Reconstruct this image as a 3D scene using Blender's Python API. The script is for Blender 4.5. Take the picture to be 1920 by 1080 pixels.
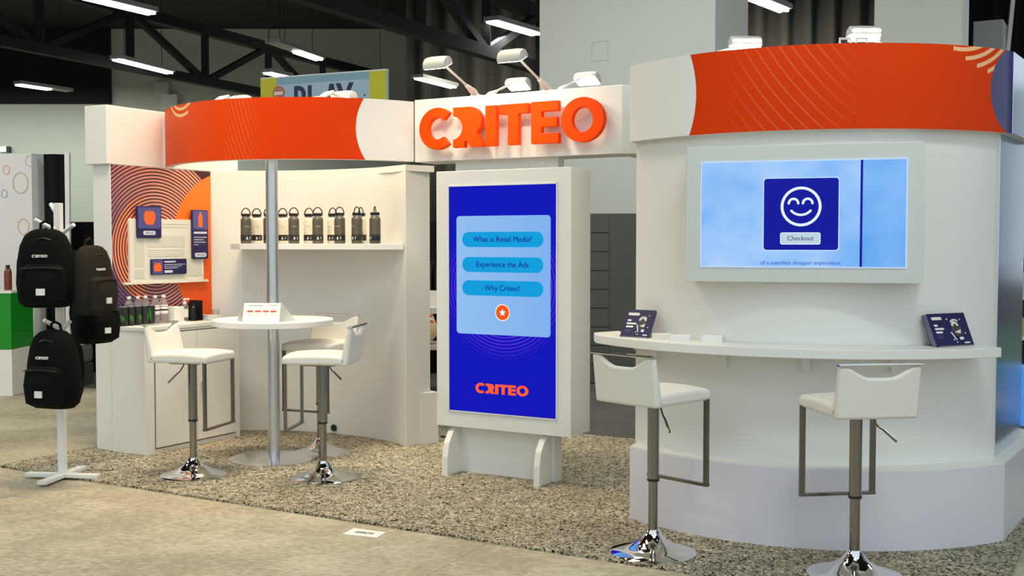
import bpy, bmesh, math, random
from mathutils import Vector, Matrix
random.seed(7)
PI = math.pi
SC = bpy.context.scene
COL = SC.collection
for o in list(bpy.data.objects):
    bpy.data.objects.remove(o)

# ------------------------------------------------------------------ camera, world, exposure
EYE = 1.48
cam = bpy.data.cameras.new('camera'); camo = bpy.data.objects.new('camera', cam); COL.objects.link(camo)
cam.sensor_width = 36.0
cam.lens = 36.0 * 2100 / 1920
cam.clip_start = 0.05; cam.clip_end = 200
PITCH = math.atan(87 / 2100)
camo.location = (0, 0, EYE)
camo.rotation_euler = (PI / 2 - PITCH, 0, 0)
SC.camera = camo
SC.view_settings.view_transform = 'Standard'
SC.view_settings.look = 'None'
SC.view_settings.gamma = 1.0
SC.view_settings.use_curve_mapping = False
SC.view_settings.exposure = 0.08
try:
    SC.cycles.max_bounces = 8
    SC.cycles.sample_clamp_indirect = 4.0
except Exception:
    pass

def lin(c):
    c = c / 255.0
    return c / 12.92 if c <= 0.04045 else ((c + 0.055) / 1.055) ** 2.4
def S(r, g, b):
    return (lin(r), lin(g), lin(b), 1.0)

world = bpy.data.worlds.new('world'); SC.world = world; world.use_nodes = True
bg = world.node_tree.nodes['Background']
bg.inputs[0].default_value = (0.80, 0.90, 0.95, 1)
bg.inputs[1].default_value = 0.96

def area_light(name, loc, aim, size, size_y, power, color=(1, 1, 1), spread=180):
    l = bpy.data.lights.new(name, 'AREA'); l.shape = 'RECTANGLE'; l.size = size; l.size_y = size_y
    l.energy = power; l.color = color; l.spread = math.radians(spread)
    o = bpy.data.objects.new(name, l); COL.objects.link(o); o.location = loc
    d = Vector(aim) - Vector(loc)
    o.rotation_euler = d.to_track_quat('-Z', 'Y').to_euler()
    return o

# the hall's unseen high-bay lamps, some added to brighten kiosk, pillars and neighbour wall
COOL = (0.90, 1.0, 0.955)
for hx, hy, hp in ((-5.5, 3.0, 60), (1.5, 2.4, 70), (4.0, 2.0, 10),
                   (-7.2, 8.6, 70), (7.5, 9.0, 90), (0.5, 9.5, 90)):
    area_light('hall_lamp_or_fill', (hx, hy, 5.4), (hx, hy + 0.4, 0), 1.6, 0.6, hp, COOL)
area_light('hall_lamp_or_fill', (-2.0, 6.2, 5.4), (-1.9, 7.6, 0), 1.6, 0.6, 60, (1.0, 0.82, 0.56), 105)  # added warm fill over the left walls, no fixture there
area_light('hall_lamp_or_fill', (-1.0, 7.7, 5.4), (-1.2, 8.1, 0), 1.6, 0.6, 50, (1.0, 0.78, 0.50), 110)  # second warm fill, added to light the recess through the open canopy
area_light('hall_lamp_or_fill', (-9.5, 8.6, 4.6), (-6.0, 12.0, 1.0), 1.6, 0.6, 130, (1.0, 0.93, 0.86))  # extra lamp added to brighten the neighbour wall
# added lamps without fixtures that brighten the far grey wall and the dark drapes
for hx, hy, hz, hp in ((-19.0, 36.5, 6.3, 200), (-15.0, 36.5, 6.3, 200), (-11.0, 36.5, 5.6, 120), (-8.0, 36.5, 4.6, 20)):
    area_light('hall_lamp_or_fill', (hx, hy, hz), (hx, hy + 1.2, 0), 3.0, 0.6, hp, COOL)
for hx, hy, hp in ((-0.5, 27.5, 110), (6.5, 27.5, 420)):
    area_light('hall_lamp_or_fill', (hx, hy, 5.6), (hx, hy + 3.5, 5.0), 2.0, 0.6, hp, (1.0, 0.95, 0.82))
# warm arm lamps over the two left headers and the tower
WARM = (1.0, 0.82, 0.58)
AMBER = (1.0, 0.78, 0.50)

# ------------------------------------------------------------------ small node toolkit
def new_mat(name):
    m = bpy.data.materials.new(name); m.use_nodes = True
    b = m.node_tree.nodes['Principled BSDF']
    return m, m.node_tree, b
def mat(name, col, rough=0.5, metal=0.0, emit=0.0, noise=0.0, bump=0.0, scale=60, coat=0.0, trans=0.0, spec=0.5):
    m, nt, b = new_mat(name)
    if len(col) == 3: col = (*col, 1)
    b.inputs['Base Color'].default_value = col
    b.inputs['Roughness'].default_value = rough
    b.inputs['Metallic'].default_value = metal
    b.inputs['Specular IOR Level'].default_value = spec
    if coat: b.inputs['Coat Weight'].default_value = coat
    if trans: b.inputs['Transmission Weight'].default_value = trans
    if emit:
        b.inputs['Emission Color'].default_value = col
        b.inputs['Emission Strength'].default_value = emit
    if noise or bump:
        t = nt.nodes.new('ShaderNodeTexNoise'); t.inputs['Scale'].default_value = scale; t.inputs['Detail'].default_value = 4
        tc = nt.nodes.new('ShaderNodeTexCoord'); nt.links.new(tc.outputs['Object'], t.inputs['Vector'])
        if noise:
            mx = nt.nodes.new('ShaderNodeMixRGB'); mx.blend_type = 'MULTIPLY'; mx.inputs[0].default_value = noise
            mx.inputs[1].default_value = col
            nt.links.new(t.outputs['Fac'], mx.inputs[2])
            g = nt.nodes.new('ShaderNodeGamma'); g.inputs[1].default_value = 0.6
            nt.links.new(t.outputs['Fac'], g.inputs[0]); nt.links.new(g.outputs[0], mx.inputs[2])
            nt.links.new(mx.outputs[0], b.inputs['Base Color'])
        if bump:
            bp = nt.nodes.new('ShaderNodeBump'); bp.inputs['Strength'].default_value = bump; bp.inputs['Distance'].default_value = 0.01
            nt.links.new(t.outputs['Fac'], bp.inputs['Height']); nt.links.new(bp.outputs[0], b.inputs['Normal'])
    return m

class NT:
    """tiny expression builder over shader math nodes"""
    def __init__(s, nt): s.nt = nt
    def m(s, op, a, b=None, c=None, clamp=False):
        n = s.nt.nodes.new('ShaderNodeMath'); n.operation = op; n.use_clamp = clamp
        for i, v in enumerate((a, b, c)):
            if v is None: continue
            if isinstance(v, (int, float)): n.inputs[i].default_value = v
            else: s.nt.links.new(v, n.inputs[i])
        return n.outputs[0]
    def uv(s, name='UVMap'):
        n = s.nt.nodes.new('ShaderNodeUVMap'); n.uv_map = name
        sp = s.nt.nodes.new('ShaderNodeSeparateXYZ'); s.nt.links.new(n.outputs[0], sp.inputs[0])
        return sp.outputs[0], sp.outputs[1]
    def dist(s, x, y, cx, cy):
        dx = s.m('SUBTRACT', x, cx); dy = s.m('SUBTRACT', y, cy)
        return s.m('SQRT', s.m('ADD', s.m('MULTIPLY', dx, dx), s.m('MULTIPLY', dy, dy)))
    def below(s, d, r, w=0.003):       # 1 where d<r, soft edge
        return s.m('DIVIDE', s.m('SUBTRACT', r, d), w, clamp=True)
    def mix(s, f, a, b):
        n = s.nt.nodes.new('ShaderNodeMixRGB')
        for i, v in enumerate((f, a, b)):
            if isinstance(v, (int, float)): n.inputs[i].default_value = v
            elif isinstance(v, tuple): n.inputs[i].default_value = v if len(v) == 4 else (*v, 1)
            else: s.nt.links.new(v, n.inputs[i])
        return n.outputs[0]

# ------------------------------------------------------------------ mesh builder
class B:
    def __init__(s): s.v = []; s.f = []; s.uv = None
    def add(s, vs, fs):
        k = len(s.v); s.v += [tuple(p) for p in vs]; s.f += [tuple(i + k for i in f) for f in fs]; return s
    def box(s, x0, x1, y0, y1, z0, z1):
        return s.add([(x0,y0,z0),(x1,y0,z0),(x1,y1,z0),(x0,y1,z0),(x0,y0,z1),(x1,y0,z1),(x1,y1,z1),(x0,y1,z1)],
                     [(0,3,2,1),(4,5,6,7),(0,1,5,4),(1,2,6,5),(2,3,7,6),(3,0,4,7)])
    def plan(s, pts, z0, z1):          # closed horizontal outline extruded in z
        n = len(pts)
        return s.add([(x,y,z0) for x,y in pts] + [(x,y,z1) for x,y in pts],
                     [tuple(range(n))[::-1], tuple(range(n, 2*n))] + [(i,(i+1)%n,n+(i+1)%n,n+i) for i in range(n)])
    def face(s, pts, y0, y1):          # outline in the local x-z plane, extruded in y (y0 = front)
        n = len(pts)
        return s.add([(x,y0,z) for x,z in pts] + [(x,y1,z) for x,z in pts],
                     [tuple(range(n)), tuple(range(n, 2*n))[::-1]] + [((i+1)%n,i,n+i,n+(i+1)%n) for i in range(n)])
    def band(s, outer, inner, y0, y1, closed=True):   # ring / stroke between two equal-length outlines in x-z
        n = len(outer); m = n if closed else n - 1
        vs = [(x,y0,z) for x,z in outer] + [(x,y0,z) for x,z in inner] + [(x,y1,z) for x,z in outer] + [(x,y1,z) for x,z in inner]
        fs = []
        for i in range(m):
            j = (i+1) % n
            fs += [(i,j,n+j,n+i), (2*n+j,2*n+i,3*n+i,3*n+j), (j,i,2*n+i,2*n+j), (n+i,n+j,3*n+j,3*n+i)]
        if not closed:
            fs += [(0,n,3*n,2*n), (n-1,2*n-1,4*n-1,3*n-1)[::-1]]
        return s.add(vs, fs)
    def ring(s, cx, cz, ro, ri, y0, y1, n=40, sx=1.0):
        o = [(cx+sx*ro*math.cos(2*PI*i/n), cz+ro*math.sin(2*PI*i/n)) for i in range(n)]
        q = [(cx+sx*ri*math.cos(2*PI*i/n), cz+ri*math.sin(2*PI*i/n)) for i in range(n)]
        return s.band(o, q, y0, y1)
    def arc(s, cx, cz, r, w, a0, a1, y0, y1, n=16):   # stroke along an arc, degrees, round ends
        A = [math.radians(a0+(a1-a0)*i/n) for i in range(n+1)]
        s.band([(cx+(r+w/2)*math.cos(a), cz+(r+w/2)*math.sin(a)) for a in A], [(cx+(r-w/2)*math.cos(a), cz+(r-w/2)*math.sin(a)) for a in A], y0, y1, False)
        for a in (A[0], A[-1]): s.disc(cx+r*math.cos(a), cz+r*math.sin(a), w/2, y0+0.0002, y1, 12)
        return s
    def disc(s, cx, cz, r, y0, y1, n=32, sx=1.0):
        return s.face([(cx+sx*r*math.cos(2*PI*i/n), cz+r*math.sin(2*PI*i/n)) for i in range(n)], y0, y1)
    def rrect(s, x0, x1, z0, z1, r, y0, y1, n=5):
        return s.face(rr(x0, x1, z0, z1, r, n), y0, y1)
    def lathe(s, prof, n=32, cx=0, cy=0, cap=True):    # prof: (r, z) list
        vs = []; fs = []; m = len(prof)
        for r, z in prof:
            for i in range(n): vs.append((cx+r*math.cos(2*PI*i/n), cy+r*math.sin(2*PI*i/n), z))
        for k in range(m-1):
            for i in range(n):
                j = (i+1) % n; fs.append((k*n+i, k*n+j, (k+1)*n+j, (k+1)*n+i))
        if cap: fs += [tuple(range(n))[::-1], tuple(range((m-1)*n, m*n))]
        return s.add(vs, fs)
    def tube(s, path, r, n=10, closed=False):
        P = [Vector(p) for p in path]; m = len(P); vs = []; fs = []
        rs = r if isinstance(r, (list, tuple)) else [r]*m
        up = None
        for i, p in enumerate(P):
            a = P[(i-1) % m] if (i > 0 or closed) else p; b = P[(i+1) % m] if (i < m-1 or closed) else p
            t = (b - a).normalized()
            if up is None:
                up = Vector((0,0,1)) if abs(t.z) < 0.9 else Vector((1,0,0))
            x = t.cross(up).normalized(); up = x.cross(t).normalized()
            for k in range(n):
                an = 2*PI*k/n; vs.append(p + rs[i]*(math.cos(an)*x + math.sin(an)*up))
        for i in range(m if closed else m-1):
            j = (i+1) % m
            for k in range(n):
                l = (k+1) % n; fs.append((i*n+k, i*n+l, j*n+l, j*n+k))
        if not closed: fs += [tuple(range(n))[::-1], tuple(range((m-1)*n, m*n))]
        return s.add(vs, fs)
    def bar(s, p, q, w, h, up=(0,0,1)):       # rectangular bar from p to q
        p = Vector(p); q = Vector(q); t = (q-p).normalized(); u = Vector(up)
        if abs(t.dot(u)) > 0.95: u = Vector((0,1,0))
        x = t.cross(u).normalized(); u = x.cross(t).normalized()
        vs = []
        for e in (p, q):
            for a, b in ((-1,-1),(1,-1),(1,1),(-1,1)): vs.append(e + a*w/2*x + b*h/2*u)
        return s.add(vs, [(0,1,2,3)[::-1],(4,5,6,7),(0,1,5,4),(1,2,6,5),(2,3,7,6),(3,0,4,7)])
    def text(s, txt, x, z, size, y, align='CENTER', sx=1.0, flip=False):
        c = bpy.data.curves.new('t', 'FONT'); c.body = txt; c.size = size; c.align_x = align; c.align_y = 'CENTER'; c.resolution_u = 3
        c.offset = 0.0
        o = bpy.data.objects.new('t', c); me = o.to_mesh()
        vs = [(x + sx*v.co.x, y, z + v.co.y) for v in me.vertices]; fs = [tuple(p.vertices) for p in me.polygons]
        s.add(vs, fs); s.add([(p[0]+size*0.022, p[1]-0.00005, p[2]) for p in vs], fs); s.add([(p[0]+size*0.011, p[1]-0.0001, p[2]+size*0.012) for p in vs], fs); o.to_mesh_clear(); bpy.data.objects.remove(o); bpy.data.curves.remove(c)
        return s
    def loft(s, loops, cap=True):
        n = len(loops[0]); vs = [p for l in loops for p in l]; fs = []
        for k in range(len(loops)-1):
            for i in range(n):
                j = (i+1) % n; fs.append((k*n+i, k*n+j, (k+1)*n+j, (k+1)*n+i))
        if cap: fs += [tuple(range(n))[::-1], tuple(range((len(loops)-1)*n, len(loops)*n))]
        return s.add(vs, fs)
    def arcwall(s, R0, R1, a0, a1, z0, z1, n=48):      # curved wall about the local z axis; angle 0 = towards -y
        vs = []; fs = []
        for i in range(n+1):
            a = math.radians(a0+(a1-a0)*i/n); sn, cs = math.sin(a), -math.cos(a)
            vs += [(R0*sn, R0*cs, z0), (R1*sn, R1*cs, z0), (R1*sn, R1*cs, z1), (R0*sn, R0*cs, z1)]
        for i in range(n):
            k = 4*i
            for e in range(4):
                f = (e+1) % 4; fs.append((k+e, k+f, k+4+f, k+4+e))
        fs += [(0,1,2,3)[::-1], (4*n, 4*n+1, 4*n+2, 4*n+3)]
        return s.add(vs, fs)
    def build(s, name, material, parent=None, smooth=False, bevel=0.0, seg=2, angle=40, sub=0):
        me = bpy.data.meshes.new(name); me.from_pydata(s.v, [], s.f); me.update()
        bm = bmesh.new(); bm.from_mesh(me); bmesh.ops.recalc_face_normals(bm, faces=bm.faces); bm.to_mesh(me); bm.free()
        o = bpy.data.objects.new(name, me); COL.objects.link(o)
        for mm in (material if isinstance(material, (list, tuple)) else [material]): me.materials.append(mm)
        if parent: o.parent = parent
        if bevel:
            b = o.modifiers.new('bevel', 'BEVEL'); b.width = bevel; b.segments = seg; b.limit_method = 'ANGLE'; b.angle_limit = math.radians(35)
        if sub:
            u = o.modifiers.new('sub', 'SUBSURF'); u.levels = sub; u.render_levels = sub
        if smooth or sub:
            for p in me.polygons: p.use_smooth = True
            if not sub:
                bmm = bmesh.new(); bmm.from_mesh(me)
                for e in bmm.edges:
                    if len(e.link_faces) == 2 and e.calc_face_angle(0) > math.radians(angle): e.smooth = False
                bmm.to_mesh(me); bmm.free()
        return o

def rr(x0, x1, z0, z1, r, n=5):
    p = []
    for cx, cz, a in ((x1-r,z0+r,-90),(x1-r,z1-r,0),(x0+r,z1-r,90),(x0+r,z0+r,180)):
        for i in range(n+1):
            t = math.radians(a+90*i/n); p.append((cx+r*math.cos(t), cz+r*math.sin(t)))
    return p

def thing(name, label, cat, loc=(0,0,0), rotz=0.0, group=None):
    o = bpy.data.objects.new(name, None); COL.objects.link(o); o.empty_display_size = 0.1
    o.location = loc; o.rotation_euler = (0, 0, rotz); o['label'] = label; o['category'] = cat
    if group: o['group'] = group
    return o
def tag(o, label, cat, group=None, loc=None, rotz=None):
    o['label'] = label; o['category'] = cat
    if group: o['group'] = group
    if loc: o.location = loc
    if rotz is not None: o.rotation_euler = (0, 0, rotz)
    return o
def struct(o): o['kind'] = 'structure'; return o
def plabel(o, s): o['label'] = s; return o
def dup(root, loc, rotz, label, group=None):
    r = root.copy(); COL.objects.link(r); r.location = loc; r.rotation_euler = (0, 0, rotz); r['label'] = label
    if group: r['group'] = group
    for ch in list(root.children):
        c = ch.copy(); COL.objects.link(c); c.parent = r
        for g in list(ch.children):
            d = g.copy(); COL.objects.link(d); d.parent = c
    return r

# booth axes: local x runs along the headers, local y runs away from the viewer
TH = math.radians(-29.6)
UX, UY = math.cos(TH), math.sin(TH)
OX, OY = -0.672, 7.69
def W(a, b, z=0.0): return (OX + a*UX - b*UY, OY + a*UY + b*UX, z)
def booth(name, label, cat, a=0, b=0, z=0, rot=0.0, group=None):
    return thing(name, label, cat, W(a, b, z), TH + rot, group)

# ------------------------------------------------------------------ materials
M = {}
M['white'] = mat('white_laminate', (0.79, 0.785, 0.75), 0.45, noise=0.05, scale=3)
M['white_edge'] = mat('white_edge', (0.80, 0.79, 0.77), 0.45)
M['lilac'] = mat('lilac_laminate', (0.72, 0.70, 0.77), 0.32, noise=0.04, scale=3)
M['glossside'] = mat('mirror_acrylic', (0.60, 0.67, 0.82), 0.16, 0.85)
M['chrome'] = mat('chrome', (0.82, 0.82, 0.82), 0.06, 1.0)
M['steel'] = mat('brushed_steel', (0.66, 0.67, 0.69), 0.34, 1.0)
M['column'] = mat('column_steel', (0.30, 0.30, 0.28), 0.14, 1.0)
M['darksteel'] = mat('dark_steel', (0.20, 0.19, 0.17), 0.25, 1.0)
M['leather'] = mat('white_leather', (0.80, 0.775, 0.71), 0.42, bump=0.06, scale=140)
M['black'] = mat('black_plastic', (0.012, 0.012, 0.012), 0.45)
M['cloth'] = mat('black_canvas', (0.003, 0.003, 0.003), 0.92, bump=0.25, scale=260, spec=0.15)
M['cloth2'] = mat('charcoal_canvas', (0.022, 0.019, 0.015), 0.9, bump=0.25, scale=260, spec=0.15)
M['patch'] = mat('white_patch', (0.78, 0.78, 0.76), 0.7)
M['paper'] = mat('white_paper', (0.82, 0.82, 0.80), 0.6)
M['ink'] = mat('dark_ink', (0.02, 0.02, 0.03), 0.6)
M['greyink'] = mat('grey_ink', (0.33, 0.33, 0.33), 0.6)
M['orange'] = mat('orange_acrylic', (0.86, 0.060, 0.0004), 0.5, spec=0.1)
M['orangeprint'] = mat('orange_print', (0.86, 0.14, 0.012), 0.5)
M['navyprint'] = mat('navy_print', (0.012, 0.010, 0.075), 0.4)
M['indigoprint'] = mat('indigo_print', (0.075, 0.07, 0.27), 0.45)
M['lavprint'] = mat('lavender_print', (0.62, 0.62, 0.80), 0.5)
M['creamprint'] = mat('cream_print', (0.78, 0.74, 0.66), 0.5)
M['greyprint'] = mat('pale_grey_print', (0.66, 0.63, 0.56), 0.5)
M['hallblack'] = mat('black_ceiling_paint', (0.0025, 0.003, 0.003), 0.9, noise=0.3, scale=1.5)
M['trussblack'] = mat('black_truss_paint', (0.003, 0.003, 0.003), 0.8)
M['grey_paint'] = mat('grey_wall_paint', (0.44, 0.44, 0.375), 0.75, noise=0.08, scale=2)
M['pillar'] = mat('pillar_paint', (0.74, 0.735, 0.67), 0.7, noise=0.05, scale=1.5)
M['pillarside'] = M['pillar']
M['drape'] = mat('black_drape', (0.005, 0.005, 0.005), 0.9, spec=0.2)
M['drape_olive'] = mat('dark_grey_drape', (0.055, 0.054, 0.047), 0.9, spec=0.2)
M['tube_on'] = mat('lit_tube', (1.0, 1.0, 0.97), 0.4, emit=14)
M['lamp_on'] = mat('lit_lamp', (1.0, 0.94, 0.80), 0.4, emit=16)
M['lampwhite'] = mat('lamp_white_metal', (0.58, 0.58, 0.55), 0.45)
M['lampgrey'] = mat('lamp_grey_panel', (0.50, 0.50, 0.48), 0.5)
M['grey_metal'] = mat('grey_housing', (0.30, 0.30, 0.29), 0.5)

# ------------------------------------------------------------------ floor and hall shell
def concrete():
    m, nt, b = new_mat('concrete')
    e = NT(nt); tc = nt.nodes.new('ShaderNodeTexCoord')
    n1 = nt.nodes.new('ShaderNodeTexNoise'); n1.inputs['Scale'].default_value = 1.6; n1.inputs['Detail'].default_value = 8; n1.inputs['Roughness'].default_value = 0.65
    n2 = nt.nodes.new('ShaderNodeTexNoise'); n2.inputs['Scale'].default_value = 28; n2.inputs['Detail'].default_value = 6
    mp = nt.nodes.new('ShaderNodeMapping'); mp.inputs['Rotation'].default_value = (0, 0, 0.5); mp.inputs['Scale'].default_value = (1.0, 3.0, 1)
    nt.links.new(tc.outputs['Object'], mp.inputs[0]); nt.links.new(mp.outputs[0], n2.inputs['Vector']); nt.links.new(tc.outputs['Object'], n1.inputs['Vector'])
    r = nt.nodes.new('ShaderNodeValToRGB'); r.color_ramp.elements[0].position = 0.43; r.color_ramp.elements[1].position = 0.60
    r.color_ramp.elements[0].color = (0.33, 0.29, 0.20, 1); r.color_ramp.elements[1].color = (0.565, 0.51, 0.375, 1)
    f = e.m('ADD', e.m('MULTIPLY', n1.outputs['Fac'], 0.45), e.m('MULTIPLY', n2.outputs['Fac'], 0.55))
    nt.links.new(f, r.inputs[0])
    # saw-cut joints across the slab, parallel to the booth axes
    sp = nt.nodes.new('ShaderNodeSeparateXYZ'); nt.links.new(tc.outputs['Object'], sp.inputs[0])
    nz = e.m('MULTIPLY', e.m('SUBTRACT', n2.outputs['Fac'], 0.5), 0.02)
    ax = e.m('ADD', e.m('ADD', e.m('MULTIPLY', sp.outputs[0], 0.904), e.m('MULTIPLY', sp.outputs[1], -0.428)), nz)
    g = e.m('ABSOLUTE', e.m('SUBTRACT', e.m('FRACT', e.m('DIVIDE', e.m('ADD', ax, 2.462+1.5+30), 3.0)), 0.5))
    line = e.below(g, 0.0015, 0.0012)
    nt.links.new(e.mix(line, r.outputs[0], (0.20, 0.17, 0.12, 1)), b.inputs['Base Color'])
    b.inputs['Roughness'].default_value = 0.62
    bp = nt.nodes.new('ShaderNodeBump'); bp.inputs['Strength'].default_value = 0.12; nt.links.new(n2.outputs['Fac'], bp.inputs['Height']); nt.links.new(bp.outputs[0], b.inputs['Normal'])
    return m
FZ = -0.014
struct(B().box(-30, 30, -16, 42, FZ-0.2, FZ).build('floor', concrete()))
struct(B().box(-30, 30, 0, 42, 9.0, 9.2).build('ceiling', M['hallblack']))
struct(B().box(-30, 30, 40, 40.3, FZ, 9.0).build('wall_back', M['grey_paint']))
struct(B().box(-30, -14.2, 39.7, 40.0, 6.35, 9.0).build('trim_dark_upper', M['hallblack']))  # black sheet standing in for the unlit top of the back wall
struct(B().box(-30.3, -30, -16, 40.3, FZ, 9.0).build('wall_left', M['grey_paint']))

def carpet_mat(name, cols, scale, bump):
    m, nt, b = new_mat(name); tc = nt.nodes.new('ShaderNodeTexCoord')
    n = nt.nodes.new('ShaderNodeTexNoise'); n.inputs['Scale'].default_value = scale; n.inputs['Detail'].default_value = 2.5; n.inputs['Roughness'].default_value = 0.6; n.inputs['Distortion'].default_value = 2.2
    n2 = nt.nodes.new('ShaderNodeTexNoise'); n2.inputs['Scale'].default_value = 2.0; n2.inputs['Detail'].default_value = 3
    nt.links.new(tc.outputs['Object'], n.inputs['Vector']); nt.links.new(tc.outputs['Object'], n2.inputs['Vector'])
    r = nt.nodes.new('ShaderNodeValToRGB'); el = r.color_ramp.elements
    el[0].position = 0.38; el[0].color = (*cols[0], 1); el[1].position = 0.62; el[1].color = (*cols[2], 1)
    k = el.new(0.46); k.color = (*cols[1], 1)
    nt.links.new(n.outputs['Fac'], r.inputs[0])
    mx = nt.nodes.new('ShaderNodeMixRGB'); mx.blend_type = 'MULTIPLY'; mx.inputs[0].default_value = 0.6
    g = nt.nodes.new('ShaderNodeGamma'); g.inputs[1].default_value = 0.5; nt.links.new(n2.outputs['Fac'], g.inputs[0])
    nt.links.new(r.outputs[0], mx.inputs[1]); nt.links.new(g.outputs[0], mx.inputs[2]); nt.links.new(mx.outputs[0], b.inputs['Base Color'])
    b.inputs['Roughness'].default_value = 0.95; b.inputs['Specular IOR Level'].default_value = 0.1
    bp = nt.nodes.new('ShaderNodeBump'); bp.inputs['Strength'].default_value = bump; bp.inputs['Distance'].default_value = 0.02
    nt.links.new(n.outputs['Fac'], bp.inputs['Height']); nt.links.new(bp.outputs[0], b.inputs['Normal'])
    return m
c = B().plan([(-2.22,-1.635),(3.88,-1.635),(3.88,1.38),(-2.22,1.38)], FZ+0.0005, 0.0).build('booth_carpet', carpet_mat('shag_carpet', ((0.010,0.008,0.006),(0.34,0.295,0.215),(0.88,0.80,0.61)), 36, 1.0))
tag(c, 'speckled beige and black shag carpet under the whole booth', 'carpet', loc=(OX, OY, 0), rotz=TH)
c = B().plan([(-6,1.40),(9,1.40),(9,4.2),(-6,4.2)], FZ+0.0005, 0.0).build('aisle_carpet', carpet_mat('grey_carpet', ((0.09,0.09,0.085),(0.15,0.15,0.14),(0.21,0.21,0.20)), 90, 0.6))
tag(c, 'plain grey aisle carpet on the floor behind the booth', 'carpet', loc=(OX, OY, 0), rotz=TH)

# pillars that carry the hall roof
struct(B().box(-2.0, 0.19, 5.55, 6.70, FZ, 9.0).build('wall_pillar', M['pillar'])).location = (0,0,0)
p = bpy.data.objects['wall_pillar']; p.location = (OX, OY, 0); p.rotation_euler = (0, 0, TH)
p2 = struct(B().box(1.587, 2.53, 7.0, 7.55, FZ, 9.0).build('wall_pillar_right', M['pillar'])); p2.location = (OX, OY, 0); p2.rotation_euler = (0, 0, TH)
# access hatch and conduit marks on the near pillar
h = B()
for x0, x1, z0, z1 in ((-1.308,-1.10,3.575,3.580),(-1.308,-1.10,3.795,3.80),(-1.308,-1.304,3.575,3.80),(-1.104,-1.10,3.575,3.80)): h.box(x0,x1,5.546,5.549,z0,z1)
h = h.build('access_panel', mat('panel_seam', (0.50,0.50,0.44), 0.7)); tag(h, 'thin square access panel outline on the big grey pillar', 'panel', loc=(OX,OY,0), rotz=TH)

# roof trusses
def truss(name, label, p, q, zb, zt, n):
    t = thing(name, label, 'truss', (p[0], p[1], zb))
    d = Vector((q[0]-p[0], q[1]-p[1], 0)); H = zt-zb
    B().bar((0,0,0), d, 0.22, 0.22).build('bottom_chord', M['trussblack'], t)
    B().bar((0,0,H), d+Vector((0,0,H)), 0.25, 0.25).build('top_chord', M['trussblack'], t)
    for i in range(n+1):
        a = d*(i/n)
        B().bar(a, a+Vector((0,0,H)), 0.16, 0.16).build('post', M['trussblack'], t)
        if i < n:
            b = d*((i+1)/n)
            (B().bar(a, b+Vector((0,0,H)), 0.15, 0.15) if i % 2 else B().bar(a+Vector((0,0,H)), b, 0.15, 0.15)).build('diagonal', M['trussblack'], t)
    return t
truss('roof_truss', 'black roof truss at upper left between two lit lamps', (-11.2, 21.7), (-4.6, 36.4), 5.6, 6.9, 6)
truss('roof_truss', 'black roof truss above the raised letter sign', (-3.6, 15.0), (1.6, 25.0), 5.0, 6.1, 5)
# round ceiling diffuser
v = thing('ceiling_diffuser', 'dark round ceiling air diffuser at top of the photo left of centre', 'vent', (-4.3, 18.0, 5.75))
for i, (r0, r1) in enumerate(((0.46,0.38),(0.32,0.25),(0.19,0.12))):
    B().lathe([(r1,-0.02*i),(r0,-0.05-0.02*i),(r0,-0.01-0.02*i),(r1,-0.02*i)], 32, cap=False).build('ring', mat('vent_grey%d' % i, (0.03,0.03,0.03), 0.6), v)
B().tube([(0,0,0),(0,0,3.25)], 0.2, 16).build('duct', M['trussblack'], v)

# hall high-bay fixtures that show in the picture
def hall_light(p, q, label, lit0=0.0, lit1=1.0, power=90):
    a = Vector((*p, 0)); b = Vector((*q, 0)); m = (a+b)/2; L = (b-a).length; ang = math.atan2(b.y-a.y, b.x-a.x)
    t = thing('hall_light', label, 'ceiling light', (m.x, m.y, 5.5), ang, 'hall lights')
    B().box(-L/2, L/2, -0.17, 0.17, 0.03, 0.12).build('housing', M['grey_metal'], t, bevel=0.01)
    for y in (-0.10, 0.02):
        B().box(-L/2+L*lit0, -L/2+L*lit1, y, y+0.08, -0.01, 0.03).build('tube', M['tube_on'], t, bevel=0.01)
    for x in (-L*0.35, L*0.35): B().tube([(x,0,0.12),(x,0,3.5)], 0.008, 6).build('hanger', M['trussblack'], t)
    area_light('hall_lamp_or_fill', (m.x, m.y, 5.4), (m.x, m.y+0.01, 0), L, 0.35, power, COOL)
hall_light((-7.12,18.63), (-6.38,20.02), 'large lit hall light at the top edge left')
hall_light((-8.79,25.04), (-8.2,27.01), 'lit hall light in front of the upper left truss')
hall_light((-12.73,29.03), (-11.97,30.48), 'half lit hall light at far left above the grey wall', 0.0, 0.6)
hall_light((-4.89,23.02), (-4.28,25.04), 'half dim hall light right of the upper left truss', 0.5, 1.0)
hall_light((-5.88,27.01), (-5.52,27.8), 'small lit hall light just above the hanging banner')
hall_light((-2.34,27.89), (-1.54,29.53), 'lit hall light low behind the letter sign left lamp', power=20)
hall_light((-0.39,20.74), (0.46,22.02), 'lit hall light beside the big grey pillar', power=30)
hall_light((3.87,18.63), (4.76,19.79), 'lit hall light at the top edge above the round tower', power=30)

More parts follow.
